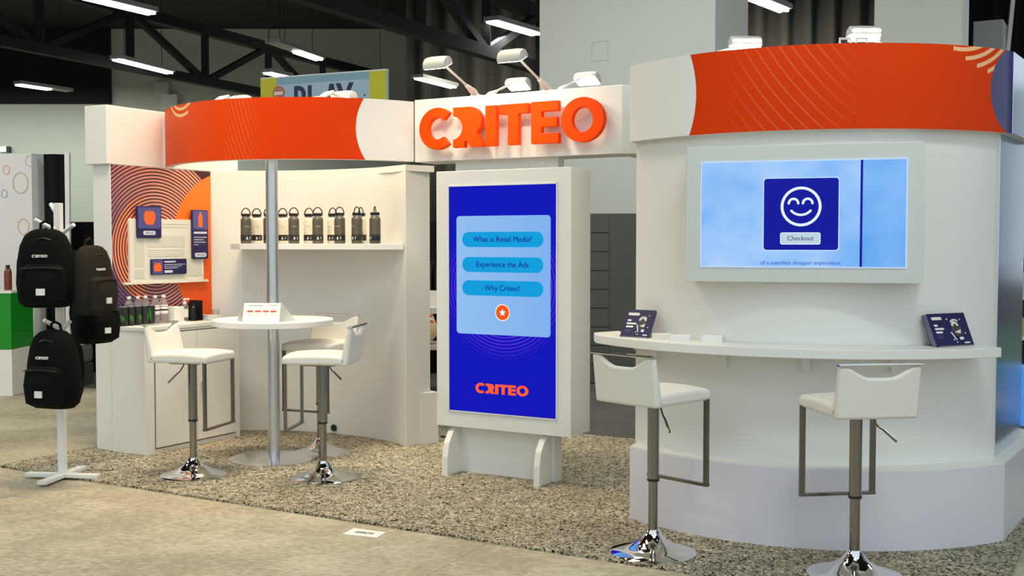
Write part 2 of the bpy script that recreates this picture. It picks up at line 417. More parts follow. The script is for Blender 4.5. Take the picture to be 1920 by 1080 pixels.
# drapes
def drape(name, label, x0, x1, y, z1, m, amp=0.05, per=0.28, z0=0.0, cat='curtain', rot=0.0):
    n = max(8, int((x1-x0)/per*8)); b = B(); vs = []; fs = []
    for i in range(n+1):
        x = (x1-x0)*i/n; yy = amp*math.sin(2*PI*x/per + 0.7*math.sin(x*1.7)) + amp*0.4*math.sin(x*9)
        vs += [(x, yy, z0), (x, yy*0.8, z1)]
    for i in range(n): fs.append((2*i, 2*i+2, 2*i+3, 2*i+1))
    b.add(vs, fs)
    o = b.build(name, m, smooth=True, angle=80)
    so = o.modifiers.new('solid', 'SOLIDIFY'); so.thickness = 0.012
    return tag(o, label, cat, loc=(x0, y, FZ), rotz=rot)
drape('stage_drape', 'tall black stage curtain behind the letter sign and the pillars', -2.9, 12.5, 31.0, 8.95, M['drape_olive'], 0.14, 0.7)
drape('pipe_drape', 'low black drape behind the backpack stand and the left wall', -5.0, 1.2, 12.6, 1.715, M['drape'])
drape('booth_drape', 'tall black drape panel between the ringed white wall and the pipe', -5.02, -4.80, 12.05, 2.43, M['drape'], 0.02, 0.15)
# drapes at the right behind the tower
lt = mat('pale_drape', (0.62, 0.60, 0.55), 0.9)
drape('side_drape', 'black curtain at the top right corner beyond the grey pillar', 5.35, 7.2, 15.2, 6.2, M['drape'], 0.06, 0.30)
def strip(path, w, label):
    b = B()
    for i in range(len(path)-1): b.bar(path[i], path[i+1], w, 0.03, (0,1,0))
    o = b.build('drape_tie', lt); return tag(o, label, 'drape')
strip([(5.40,14.4,6.0),(5.56,14.4,4.2),(5.60,14.4,3.4)], 0.10, 'pale gathered cloth strip hanging just right of the narrow grey pillar')
strip([(5.98,14.4,6.0),(5.74,14.4,4.4),(5.68,14.4,3.4)], 0.07, 'pale cloth strip slanting left beside the grey speaker box')
strip([(6.50,14.4,6.0),(6.38,14.4,4.6),(6.28,14.4,3.4)], 0.05, 'pale cord strip at the top right corner')
t = B().box(0, 0.34, 0, 0.55, 0, 1.0).build('equipment_box', mat('grey_box', (0.33,0.34,0.34), 0.5)); tag(t, 'grey equipment box standing above the right header end', 'box', loc=(5.80,14.2,3.24), rotz=TH)

# hall wall items
t = B().box(-0.25,0.25,-0.4,0,-0.2,0.25).build('wall_speaker', mat('pale_box', (0.42,0.42,0.38), 0.6), bevel=0.03); tag(t, 'square pale speaker box on the far wall above the storage header', 'speaker', loc=(-12.35, 40.0, 6.85))
t = B().box(-0.28,0.28,-0.25,0,-0.28,0.28).build('wall_cabinet', mat('wall_box', (0.50,0.50,0.45), 0.6)); tag(t, 'plain square box on the far wall just left of the orange header', 'cabinet', loc=(-12.1, 40.0, 6.40))
t = thing('wall_sensor', 'tiny white and black sensor box on the far left wall', 'sensor', (-18.0, 39.9, 4.75))
B().box(-0.14,0.1,-0.1,0.1,-0.1,0.1).build('cover', M['paper'], t); B().box(0.1,0.2,-0.1,0.1,-0.1,0.1).build('shade', M['black'], t)

# dark panel wall between kiosk and tower
pw = thing('partition_wall', 'dark grey jointed partition wall between the kiosk and the tower', 'partition', (0.75, 11.6, 0))
gp = mat('partition_grey', (0.085, 0.085, 0.078), 0.7, noise=0.2, scale=30)
B().box(0, 0.86, 0, 0.12, 0, 1.77).build('panel', gp, pw)
g = B()
for i in range(9): g.box(0.0, 0.255, -0.012, 0.002, 0.012+i*0.195, 0.198+i*0.195)
g.build('block_face', gp, pw, bevel=0.004)

# ------------------------------------------------------------------ neighbour booth on the left
nb = thing('neighbour_wall', 'pinkish white exhibit wall printed with thin coloured rings', 'wall panel', (-5.13, 12.0, 0))
B().box(-2.0, 0, 0, 0.12, FZ, 2.42).build('panel', mat('blush_laminate', (0.74,0.69,0.66), 0.5), nb)
B().plan([(0,0),(0.115,0.30),(0.115,0.36),(0,0.12)], FZ, 2.42).build('side_panel', M['white'], nb)
for x, z, r, sx, cc in ((-0.27,2.245,0.052,0.72,(0.80,0.36,0.25)),(-0.12,2.105,0.115,0.72,(0.42,0.43,0.33)),(-0.295,1.99,0.047,0.7,(0.35,0.36,0.50)),(-0.095,1.64,0.088,0.68,(0.62,0.42,0.22)),(-0.145,0.602,0.082,0.70,(0.04,0.04,0.09)),(-0.14,1.22,0.06,0.7,(0.45,0.45,0.5)),(-0.02,2.40,0.06,0.8,(0.5,0.5,0.5))):
    plabel(B().ring(x, min(z,2.34) if z > 2.39 else z, r, r-0.009, -0.004, 0.001, 36, sx).build('printed_ring', mat('ring_ink', cc, 0.5), nb), 'thin coloured ring outline')
t = B().bar((0,0,0),(0.03,0,1.95),0.045,0.045).build('drape_pole', M['white_edge']); tag(t, 'white upright drape pole beside the tall black panel', 'pole', loc=(-4.77, 12.0, FZ))
bpy.data.objects['drape_pole'].data.transform(Matrix.Scale(2.44/1.95, 4, (0,0,1)))
gc = thing('promo_counter', 'green and white counter cut by the left edge of the photo', 'counter', (-4.84, 10.8, FZ))
B().box(-1.2, 0, 0, 0.5, 0.0, 0.45).build('lower_panel', M['white'], gc)
B().box(-1.2, 0, -0.003, 0.5, 0.452, 0.995).build('upper_panel', mat('green_print', (0.0,0.24,0.006), 0.5), gc)
B().box(-1.2, 0.01, -0.01, 0.5, 0.995, 1.02).build('top', M['white'], gc)
bt = thing('brown_bottle', 'brown bottle standing on the green counter at the left edge', 'bottle', (-4.93, 10.95, 1.006))
B().lathe([(0.036,0),(0.036,0.17),(0.030,0.2),(0.018,0.215)], 20).build('body', mat('brown_glass', (0.16,0.035,0.012), 0.25), bt, smooth=True)
B().lathe([(0.02,0.215),(0.02,0.245)], 16).build('cap', M['black'], bt)
cr = thing('storage_tote', 'grey fabric tote on the floor between green counter and backpacks', 'tote', (-4.80, 11.35, FZ))
B().box(0, 0.42, 0, 0.35, 0, 0.24).build('body', mat('dark_tote', (0.045,0.045,0.042), 0.8, noise=0.4, scale=30), cr, bevel=0.02)
B().box(0.0, 0.42, 0.0, 0.35, 0.24, 0.43).build('upper_bag', mat('grey_tote', (0.16,0.16,0.14), 0.8, noise=0.5, scale=14, bump=0.5), cr, bevel=0.04)
B().box(-0.02, 0.40, -0.02, 0.33, 0.43, 0.465).build('liner', M['paper'], cr, bevel=0.01)

# ------------------------------------------------------------------ hanging banner
bn = thing('hanging_banner', 'pale blue hanging banner with yellow ends and big navy lettering', 'banner', (-3.12, 14.0, 2.95), math.radians(-0.0))
bd = bn; bn.rotation_euler = (0, 0, math.radians(-24))
sk = 1.80
bl = mat('banner_blue', (0.42,0.58,0.70), 0.6, noise=0.1, scale=4); ye = mat('banner_yellow', (0.60,0.56,0.02), 0.6); nv = mat('banner_navy', (0.008,0.022,0.075), 0.6)
B().box(0, sk, 0, 0.05, 0, 0.545).build('cloth', bl, bn)
B().box(0, 0.24, -0.004, 0.0, 0, 0.545).build('yellow_end', ye, bn)
B().box(sk-0.23, sk, -0.004, 0.0, 0, 0.545).build('yellow_end', ye, bn)
B().box(0, sk, -0.006, 0.055, 0.545, 0.56).build('hem', M['paper'], bn)
B().box(0.24, sk-0.23, -0.003, 0, 0.46, 0.545).build('blue_band', mat('band_blue', (0.24,0.42,0.53),0.6), bn)
lw = 0.05
# letters P L A Y
PZ0, PZ1 = 0.02, 0.43
pl = B(); x = 0.50
pl.box(x, x+lw, -0.006, 0, PZ0, PZ1); pl.arc(x+0.06, PZ1-0.105, 0.078, lw+0.004, -90, 90, -0.006, 0); pl.box(x, x+0.07, -0.0055, 0, PZ1-0.052, PZ1); pl.box(x, x+0.07, -0.0055, 0, PZ1-0.21, PZ1-0.158)
x = 0.70; pl.box(x, x+lw, -0.006, 0, PZ0, PZ1); pl.box(x, x+0.16, -0.0055, 0, PZ0, PZ0+0.055)
x = 0.92; pl.face([(x,PZ0),(x+0.058,PZ0),(x+0.145,PZ1),(x+0.09,PZ1)], -0.006, 0); pl.face([(x+0.09,PZ1),(x+0.145,PZ1),(x+0.235,PZ0),(x+0.177,PZ0)], -0.0062, 0); pl.box(x+0.05, x+0.18, -0.0055, 0, PZ0+0.10, PZ0+0.15)
x = 1.10; pl.face([(x,PZ1),(x+0.062,PZ1),(x+0.150,0.21),(x+0.09,0.21)], -0.0064, 0); pl.face([(x+0.09,0.21),(x+0.150,0.21),(x+0.245,PZ1),(x+0.185,PZ1)], -0.0066, 0); pl.box(x+0.094, x+0.148, -0.0055, 0, PZ0, 0.22)
pl.build('lettering', nv, bn)
rd = B().ring(0.27, 0.36, 0.085, 0.06, -0.008, 0, 32).ring(0.27,0.36,0.05,0.0,-0.007,0,24); rd.build('round_seal', mat('seal_red', (0.52,0.14,0.09), 0.6), bn)
B().box(0.205,0.335,-0.010,0,0.335,0.375).build('seal_band', M['creamprint'], bn)
B().disc(1.44,0.22,0.022,-0.006,0,20).disc(1.50,0.27,0.011,-0.006,0,16).disc(1.36,0.2,0.009,-0.006,0,16).build('dot', M['ink'], bn)
for x in (0.1, sk-0.1): B().tube([(x,0.025,0.56),(x,0.025,6.0)],0.004,6).build('wire', M['trussblack'], bn)

# ------------------------------------------------------------------ header prints
def header_mat(name, build):
    m, nt, b = new_mat(name); e = NT(nt); u, v = e.uv(); col = build(e, u, v)
    if isinstance(col, tuple) and len(col) == 2:
        col, rg = col; nt.links.new(rg, b.inputs['Coat Weight']); b.inputs['Coat Roughness'].default_value = 0.12
    nt.links.new(col, b.inputs['Base Color']); b.inputs['Roughness'].default_value = 0.45; b.inputs['Specular IOR Level'].default_value = 0.1
    return m
ORG = (0.68, 0.043, 0.0001, 1); ORG_LIT = (0.78, 0.10, 0.003, 1); PEACH = (0.87, 0.50, 0.26, 1); WHT = (0.80, 0.79, 0.765, 1); NVY = (0.012, 0.014, 0.13, 1)
def stripes(e, u, v, col, cx, cz, rads, w, u_lo, step, sgn=1):
    d = e.dist(u, v, cx, cz)
    for i, r in enumerate(rads):
        k = e.m('MULTIPLY', e.below(e.m('ABSOLUTE', e.m('SUBTRACT', d, r)), w/2, 0.002), e.below(e.m('MULTIPLY', u, -sgn), -sgn*(u_lo+step*i), 0.004))
        col = e.mix(k, col, PEACH)
    return col
def hdrA(e, u, v):     # u = metres along the arc, v = height
    rip = e.m('SINE', e.m('MULTIPLY', e.dist(u, v, 1.6, 2.9), 210))
    fade = e.m('MULTIPLY', e.below(e.m('ABSOLUTE', e.m('SUBTRACT', u, -0.42)), 0.16, 0.12), e.m('GREATER_THAN', rip, 0.88))
    col = e.mix(e.m('MULTIPLY', fade, 0.2), ORG, PEACH)
    grad = e.m('MULTIPLY', e.m('SUBTRACT', -0.1, u), 0.9, clamp=True)  # lighter orange towards the left: warm light painted into the print
    col = e.mix(e.m('MULTIPLY', grad, 0.5), col, ORG_LIT)
    col = stripes(e, u, v, col, -1.00, 2.62, (0.13, 0.175, 0.22, 0.265), 0.022, -0.78, -0.04, -1)
    return e.mix(e.below(e.dist(u, v, 0.378+0.379, 2.235), 0.379, 0.002), col, WHT)
def hdrB(e, u, v):
    d = e.dist(u, v, 1.15, 3.45)
    rip = e.m('GREATER_THAN', e.m('SINE', e.m('MULTIPLY', e.dist(u, v, 0.9, 3.3), 128)), 0.93)
    zone = e.below(e.m('ABSOLUTE', e.m('ADD', u, 0.42)), 0.34, 0.2)
    col = e.mix(e.m('MULTIPLY', e.m('MULTIPLY', rip, zone), 0.16), ORG, PEACH)
    rip2 = e.m('SINE', e.m('MULTIPLY', e.dist(u, v, 0.75, 3.05), 155))
    zone2 = e.below(e.m('ABSOLUTE', e.m('SUBTRACT', u, 0.12)), 0.45, 0.25)
    col = e.mix(e.m('MULTIPLY', e.m('MULTIPLY', e.m('GREATER_THAN', rip2, 0.1), zone2), 0.5), col, (0.62, 0.05, 0.002, 1))
    col = stripes(e, u, v, col, 0.385+0.03, 2.74, (0.335, 0.378, 0.421, 0.464), 0.021, 0.368, 0.072)
    col = e.mix(e.below(e.dist(u, v, -0.905-0.55, 2.225), 0.55, 0.002), col, WHT)
    nm = e.below(e.dist(u, v, 0.608+0.23, 2.225), 0.23, 0.002)
    return (e.mix(nm, col, NVY), nm)
def skin(name, R, a0, a1, z0, z1, m, parent, n=64):    # printed sheet wrapped on the curved header, UV in metres
    b = B(); vs = []; fs = []; uv = []
    for i in range(n+1):
        a = a0+(a1-a0)*i/n; r = math.radians(a)
        for R_, z in ((R,z0),(R,z1),(R-0.002,z1),(R-0.002,z0)):
            vs.append((R_*math.sin(r), -R_*math.cos(r), z)); uv.append((R*r, z))
    for i in range(n):
        k = 4*i
        for e in range(4):
            f = (e+1) % 4; fs.append((k+e, k+4+e, k+4+f, k+f))
    fs += [(0,1,2,3), (4*n,4*n+3,4*n+2,4*n+1)]
    b.add(vs, fs); o = b.build(name, m, parent, smooth=True, angle=60)
    l = o.data.uv_layers.new(name='UVMap')
    for lp in o.data.loops: l.data[lp.index].uv = uv[lp.vertex_index]
    return o

# ------------------------------------------------------------------ left curved tower with storage wall
lt_ = booth('curved_wall_unit', 'white concave wall unit with storage wall and orange curved header', 'display wall')
def catmull(P, n=8):
    out = []; Q = [P[0]] + list(P) + [P[-1]]
    for i in range(1, len(Q)-2):
        p0, p1, p2, p3 = Q[i-1:i+3]
        for k in range(n):
            t = k/n
            out.append(tuple(0.5*((2*p1[j]) + (-p0[j]+p2[j])*t + (2*p0[j]-5*p1[j]+4*p2[j]-p3[j])*t*t + (-p0[j]+3*p1[j]-3*p2[j]+p3[j])*t**3) for j in (0,1)))
    out.append(P[-1]); return out
wall_curve = catmull([(-1.95,0.06),(-1.62,0.29),(-1.2,0.42),(-0.80,0.43),(-0.50,0.375),(-0.246,0.251)])
outer = [(-0.19,0.479),(-0.5,0.60),(-1.1,0.68),(-1.7,0.60),(-2.125,0.45),(-2.125,-0.905)]
B().plan([(-1.95,-0.905)] + wall_curve + outer, 0.0, 2.03).build('wall_body', M['white'], lt_, bevel=0.002, seg=1)
B().plan([(-0.262,0.300),(-0.135,0.50),(-0.19,0.53),(-0.50,0.66),(-1.1,0.745),(-1.75,0.66),(-2.17,0.48),(-2.17,-0.86),(-2.126,-0.86),(-2.126,0.452),(-1.7,0.601),(-1.1,0.681),(-0.5,0.601),(-0.191,0.48)], 0, 0.375).build('plinth', M['white'], lt_)
B().plan([(-0.245,0.2525),(-0.145,0.47),(-0.18,0.51),(-0.5,0.64),(-0.8,0.66),(-0.6,0.40)], 1.985, 2.03).build('cap_ledge', M['white'], lt_)
B().box(-2.165,-1.945,-0.935,0.36,2.022,2.433).build('storage_header', M['white'], lt_, bevel=0.004)
# header A: thin curved fascia, centre in booth coords (-1.10,0.44), R 1.19
fa = bpy.data.objects.new('header_fascia', None)
fascia = B()
ca = W(-1.10, 0.44)
n = 64; A0, A1 = -74.0, 38.5
loc_a = lambda ang, R: ((R*math.sin(math.radians(ang)-TH*0)), 0)
def arc_local(R, ang_deg):       # world polar angle about canopy centre -> booth local coordinates
    a = math.radians(ang_deg); x, y = R*math.sin(a), -R*math.cos(a)
    return (-1.10 + x*UX + y*UY, 0.44 - x*UY + y*UX)
vs = []; fs = []
for i in range(n+1):
    ang = A0+(A1-A0)*i/n
    for R, z in ((1.186,2.026),(1.186,2.433),(1.13,2.433),(1.13,2.026)):
        x, y = arc_local(R, ang); vs.append((x,y,z))
for i in range(n):
    k = 4*i
    for e_ in range(4):
        f_ = (e_+1) % 4; fs.append((k+e_, k+4+e_, k+4+f_, k+f_))
fs += [(0,1,2,3), (4*n,4*n+3,4*n+2,4*n+1)]
fascia.add(vs, fs); bpy.data.objects.remove(fa)
fo = fascia.build('header_fascia', M['white'], lt_, smooth=True, angle=50)
sk_o = skin('header_print', 1.190, A0, A1, 2.026, 2.433, header_mat('header_print_orange', hdrA), None)
sk_o.parent = lt_; sk_o.location = (-1.10, 0.44, 0); sk_o.rotation_euler = (0, 0, -TH)
plabel(sk_o, 'orange wrapped header print ending in a white disc')
# white flat panel that ties wall top to fascia end (return into letter header)
# graphic panel on the storage wall (faces along +x of the booth)
def graphic():
    m, nt, b = new_mat('ring_graphic'); e = NT(nt); u, v = e.uv()
    d = e.dist(u, v, -0.50, 1.43)
    ring = e.m('GREATER_THAN', e.m('SINE', e.m('MULTIPLY', d, 2*PI/0.0245)), -0.25)
    inside = e.below(d, 0.70, 0.01)
    t = e.m('ADD', e.m('MULTIPLY', e.m('ADD', u, 0.90), 1.1), e.m('MULTIPLY', e.m('SUBTRACT', v, 1.05), 0.55), clamp=True)
    rc = e.mix(t, (0.12, 0.05, 0.17, 1), (0.80, 0.30, 0.20, 1))
    inner = e.m('MULTIPLY', e.below(d, 0.42, 0.03), e.below(u, -0.55, 0.1))
    rc = e.mix(inner, rc, (0.85, 0.25, 0.10, 1))
    gc_ = e.mix(t, (0.012, 0.006, 0.05, 1), (0.055, 0.006, 0.006, 1))
    col = e.mix(e.m('MULTIPLY', ring, inside), gc_, rc)
    d2 = e.dist(u, v, 0.24, 1.42)
    col = e.mix(e.below(d2, 0.60, 0.004), col, e.mix(e.m('MULTIPLY', e.m('SUBTRACT', v, 1.0), 1.4, clamp=True), (0.86,0.085,0.002,1), (0.88,0.17,0.004,1)))
    nt.links.new(col, b.inputs['Base Color']); b.inputs['Roughness'].default_value = 0.4
    return m
gb = B().add([(-1.944,-0.897,0.885),(-1.944,0.056,0.885),(-1.944,0.056,2.018),(-1.944,-0.897,2.018),(-1.95,-0.897,0.885),(-1.95,0.056,0.885),(-1.95,0.056,2.018),(-1.95,-0.897,2.018)],
             [(0,1,2,3),(4,7,6,5),(0,4,5,1),(1,5,6,2),(2,6,7,3),(3,7,4,0)])
go = gb.build('graphic_panel', graphic(), lt_)
l = go.data.uv_layers.new(name='UVMap')
for lp in go.data.loops:
    co = go.data.vertices[lp.vertex_index].co; l.data[lp.index].uv = (co.y, co.z)
plabel(go, 'printed panel of concentric salmon rings and an orange disc')
def onwall(b):      # x-z drawing -> storage wall plane (x -> local y, front -y -> +x)
    b.v = [(-1.944 - p[1], p[0], p[2]) for p in b.v]; return b
def wp(b, name, m): return onwall(b).build(name, m, go)
plabel(wp(B().rrect(-0.762,-0.045,1.19,1.645,0.02,-0.018,0), 'web_page_board', M['creamprint']), 'cream board drawn like a web page')
wp(B().box(-0.815,-0.005,-0.028,0,1.173,1.190), 'board_ledge', M['creamprint'])
pg = B()
for x0,x1,z0,z1 in ((-0.60,-0.24,1.44,1.525),(-0.72,-0.63,1.30,1.52),(-0.72,-0.63,1.215,1.28),(-0.22,-0.07,1.22,1.36)): pg.box(x0,x1,-0.0195,-0.017,z0,z1)
for i in range(4): pg.box(-0.60,-0.24,-0.0195,-0.017,1.372+i*0.015,1.378+i*0.015)
for i in range(2): pg.box(-0.50+0.0*i,-0.20,-0.0195,-0.017,1.585+i*0.022,1.592+i*0.022)
wp(pg, 'page_block', M['greyprint'])
cd = wp(B().rrect(-0.702,-0.478,1.505,1.735,0.012,-0.034,-0.018), 'product_card', M['navyprint'])
k = wp(B().rrect(-0.694,-0.486,1.575,1.727,0.008,-0.0352,-0.034), 'picture', M['indigoprint'])
ap = [(-0.59+0.052*sx_*1.0, 1.652+sz_*0.052) for sx_, sz_ in ((0,0.75),(0.35,1.0),(0.8,0.85),(1.05,0.35),(1.0,-0.25),(0.7,-0.85),(0.3,-1.0),(0,-0.92),(-0.3,-1.0),(-0.7,-0.85),(-1.0,-0.25),(-1.05,0.35),(-0.8,0.85),(-0.35,1.0))]
plabel(wp(B().face(ap,-0.037,-0.035).box(-0.592,-0.586,-0.037,-0.035,1.70,1.715), 'pepper_icon', M['orangeprint']), 'orange bell pepper picture')
wp(B().rrect(-0.65,-0.535,1.528,1.558,0.014,-0.0362,-0.034), 'button', M['lavprint'])
wp(B().text('Add to cart',-0.592,1.543,0.016,-0.0368), 'button_text', M['navyprint'])
wp(B().rrect(-0.172,-0.01,1.348,1.72,0.012,-0.034,-0.018), 'product_card', M['navyprint'])
wp(B().rrect(-0.165,-0.017,1.575,1.712,0.006,-0.0352,-0.034), 'picture', M['indigoprint'])
wp(B().rrect(-0.112,-0.070,1.590,1.675,0.008,-0.037,-0.035).face([(-0.112,1.672),(-0.070,1.672),(-0.083,1.693),(-0.099,1.693)],-0.037,-0.035).box(-0.099,-0.083,-0.037,-0.035,1.695,1.703), 'bottle_icon', M['orangeprint'])
bb = B().rrect(-0.158,-0.024,1.540,1.555,0.006,-0.0362,-0.034)
for i, w in enumerate((0.13,0.10,0.12,0.045)): bb.box(-0.158,-0.158+w,-0.0358,-0.034,1.510-i*0.0185,1.515-i*0.0185)
wp(bb, 'text_line', M['lavprint'])
wp(B().rrect(-0.150,-0.032,1.362,1.395,0.015,-0.0362,-0.034), 'button', M['lavprint'])
wp(B().text('Add to cart',-0.091,1.3785,0.017,-0.0368), 'button_text', M['navyprint'])
wp(B().rrect(-0.575,-0.235,1.238,1.352,0.01,-0.034,-0.018), 'product_card', M['navyprint'])
wp(B().rrect(-0.568,-0.47,1.245,1.345,0.004,-0.0352,-0.034), 'picture', M['indigoprint'])
wp(B().rrect(-0.555,-0.485,1.262,1.312,0.012,-0.037,-0.035).box(-0.55,-0.49,-0.037,-0.035,1.314,1.324), 'jar_icon', M['orangeprint'])
bb = B().rrect(-0.455,-0.345,1.326,1.337,0.005,-0.0362,-0.034)
for i, w in enumerate((0.205,0.17,0.13)): bb.box(-0.455,-0.455+w,-0.0358,-0.034,1.309-i*0.013,1.313-i*0.013)
bb.rrect(-0.455,-0.375,1.250,1.269,0.009,-0.0362,-0.034)
wp(bb, 'text_line', M['lavprint'])
# cable hole at the foot of the wall
hx, hy = -1.08, 0.4262
B().disc(0,0.047,0.026,-0.004,0.004,24).build('cable_hole', M['black'], lt_).location = (-1.045,0.4215,0)

# wall shelf
sp = [(-2.137,8.50),(-2.02,8.32),(-1.045,7.985),(-0.80,8.035)]
def to_l(x, y): x -= OX; y -= OY; return (x*UX+y*UY, -x*UY+y*UX)
front = [to_l(*p) for p in sp]
wc = [p for p in wall_curve if -1.80 < p[0] < -0.27]
sh = B().plan(front + [(-0.262,0.247)] + [(p[0], p[1]-0.003) for p in wc[::-1]] , 1.422, 1.465).build('wall_shelf', M['white'], bevel=0.002, seg=1)
tag(sh, 'long white floating shelf on the curved wall holding steel water bottles', 'shelf', loc=(OX,OY,0), rotz=TH)

# storage cabinet
cb = booth('storage_cabinet', 'white storage cabinet with two doors under the ring graphic', 'cabinet', -1.95, -0.92)
B().box(0.008,0.334,0.0,0.925,0.0,0.862).build('body', M['white'], cb, bevel=0.002)
B().box(0.008,0.345,-0.006,0.93,0.862,0.888).build('top', M['white'], cb, bevel=0.002)
seam = mat('shadow_gap', (0.10,0.07,0.03), 0.8)
B().box(0.330,0.3345,0.085,0.875,0.03,0.845).build('door_recess', seam, cb)
for y0, y1 in ((0.092,0.479),(0.483,0.868)):
    B().box(0.333,0.343,y0,y1,0.04,0.838).build('door', M['white'], cb)
lk = [c_ for c_ in cb.children if c_.name.startswith('door') and not c_.name.startswith('door_r')][1]
B().tube([(0.342,0.53,0.46),(0.356,0.53,0.46)],0.011,14).build('lock', M['chrome'], lk)
kb = B().box(0.352,0.362,0.526,0.534,0.44,0.468).tube([(0.36,0.53+0.014*math.cos(a*0.5),0.425+0.014*math.sin(a*0.5)) for a in range(13)],0.002,6).box(0.358,0.361,0.536,0.548,0.355,0.415).box(0.358,0.361,0.518,0.528,0.365,0.41)
plabel(kb.build('key', M['darksteel'], lk), 'small bunch of keys')

# ------------------------------------------------------------------ letter header and sign
lh = booth('letter_header', 'white straight header beam that carries the raised orange letters', 'header')
B().plan([(0.008,0.0),(1.551,0.0),(1.73,0.18),(1.73,0.40),(1.48,0.40),(1.48,0.26),(0.008,0.26)], 2.022, 2.444).build('fascia', M['white'], lh, bevel=0.003)
plabel(B().box(0.30,1.08,0.06,0.14,1.90,2.022).build('hanger_panel', M['white'], lh), 'short white neck above the kiosk')
def glyphs():
    """outlines of C R I T E O, x 0.107-1.472, z 2.094-2.37 in header metres"""
    G = []
    def pol(cx, cz, r, a, sx=1): return (cx+sx*r*math.cos(math.radians(a)), cz+r*math.sin(math.radians(a)))
    cx, cz = 0.25, 2.231
    o = [pol(cx,cz,0.139,a,1.03) for a in range(46,315,6)]; i = [pol(cx,cz,0.071,a) for a in range(46,315,6)]
    G.append(('band', o, i, False))
    x0, x1 = 0.377, 0.611
    R = [(x0,2.362),(0.47,2.362)] + [pol(0.497,2.268,0.094,a,1.05) for a in range(90,-58,-8)] + [(0.559,2.193),(x1,2.108),(0.600,2.098),(0.513,2.098),(0.478,2.141),(0.465,2.141),(0.463,2.098),(x0,2.098),(x0,2.152)]
    R += [pol(0.372,2.2285,0.0765,a) for a in range(-84,85,8)] + [(x0,2.304)]
    G.append(('poly', R))
    G.append(('poly', [(0.624,2.098),(0.706,2.098),(0.706,2.36),(0.624,2.36)]))
    G.append(('poly', [(0.725,2.36),(0.725,2.297),(0.792,2.297),(0.792,2.098),(0.870,2.098),(0.870,2.297),(0.942,2.297),(0.942,2.36)]))
    G.append(('poly', [(0.962,2.098),(1.158,2.098),(1.158,2.162),(1.036,2.162),(1.036,2.203),(1.146,2.203),(1.146,2.262),(1.036,2.262),(1.036,2.299),(1.156,2.299),(1.156,2.363),(0.962,2.363)]))
    cx, cz = 1.323, 2.234
    G.append(('band', [pol(cx,cz,0.139,a,1.07) for a in range(0,360,6)], [pol(cx,cz,0.076,a,0.94) for a in range(0,360,6)], True))
    return G
def draw_glyph(b, g, y0, y1, f=lambda p: p):
    if g[0] == 'poly': b.face([f(p) for p in g[1]], y0, y1)
    else: b.band([f(p) for p in g[1]], [f(p) for p in g[2]], y0, y1, g[3])
    return b
ls = booth('letter_sign', 'row of six raised orange letters mounted on the white header', 'sign', 0, 0)
for g in glyphs():
    o = draw_glyph(B(), g, -0.092, -0.050).build('letter', M['orange'], ls, smooth=True, bevel=0.004, seg=3, angle=30)
    zc = 2.235; xs = [p[0] for p in g[1]]; xm = (min(xs)+max(xs))/2
    B().tube([(xm,-0.052,zc+ (0.09 if g[0]=='band' else 0)),(xm,0.0,zc+(0.09 if g[0]=='band' else 0))],0.006,8).build('standoff', M['steel'], o)

# ------------------------------------------------------------------ arm lamps
def arm_lamp(a, b, z, direction, label, reach=0.45, rise=0.14, head_turn=0.0, power=12, color=WARM, frame='booth', aim=None, tilt=0.45):
    rot = TH + (0 if direction < 0 else PI) + head_turn
    t = thing('arm_lamp', label, 'lamp', W(a, b, z) if frame == 'booth' else (a, b, z), rot if frame == 'booth' else head_turn, 'arm lamps on the headers')
    B().box(-0.035,0.035,-0.02,0.05,-0.02,0.012).build('clamp', M['lampwhite'], t, bevel=0.004)
    B().loft([[(0.022*math.cos(2*PI*i/10)*s_, -0.02+yy, zz+0.016*math.sin(2*PI*i/10)*s_) for i in range(10)] for yy, zz, s_ in ((0.03,0.005,1.0),(-0.02,0.03,1.3),(-0.10,0.06,0.7))]).build('bracket', M['lampwhite'], t, smooth=True)
    B().tube([(0,-0.09,0.05),(0,-reach+0.06,rise-0.01)],0.008,8).build('arm', M['lampwhite'], t, smooth=True)
    # head: curved shade, wide across
    w, d_ = 0.085, 0.055
    prof = [(-d_,0.0),(-d_*0.98,0.02),(-d_*0.75,0.042),(-d_*0.3,0.056),(d_*0.3,0.058),(d_*0.75,0.046),(d_*0.98,0.022),(d_,0.0)]
    ct, st_ = math.cos(tilt), math.sin(tilt)
    def tl(y, z): return (-reach + y*ct - z*st_, rise-0.03 + y*st_ + z*ct)
    hd = B().loft([[(x, *tl(py*k, pz*k2)) for py, pz in prof] for x, k, k2 in ((-w,0.80,0.72),(-w*0.93,0.95,0.93),(-w*0.5,1,1),(w*0.5,1,1),(w*0.93,0.95,0.93),(w,0.80,0.72))])
    ho = hd.build('lamp_head', M['lampwhite'], t, smooth=True, angle=50)
    lb_ = B().box(-w*0.9,w*0.9,-d_*0.85,d_*0.85,-0.005,0.002); lb_.v = [(p[0], *tl(p[1], p[2])) for p in lb_.v]; lb_.build('lens', M['lamp_on'], ho)
    hw = t.matrix_basis @ Vector((0,-reach,rise-0.05)) if False else Matrix.Translation(t.location) @ Matrix.Rotation(t.rotation_euler.z, 4, 'Z') @ Vector((0,-reach,rise-0.05))
    tg = Matrix.Translation(t.location) @ Matrix.Rotation(t.rotation_euler.z, 4, 'Z') @ Vector((0,-0.12,-0.7)) if aim is None else Vector(aim)
    area_light('arm_lamp_glow', hw, tg, 0.12, 0.04, power, color, 150)
    return t
arm_lamp(0.47, 0.05, 2.444, -1, 'white arm lamp leaning out over the first raised letters', 0.46, 0.17, power=1.7)
arm_lamp(1.01, 0.05, 2.444, -1, 'white arm lamp leaning out over the middle raised letters', 0.46, 0.17, power=1.7)
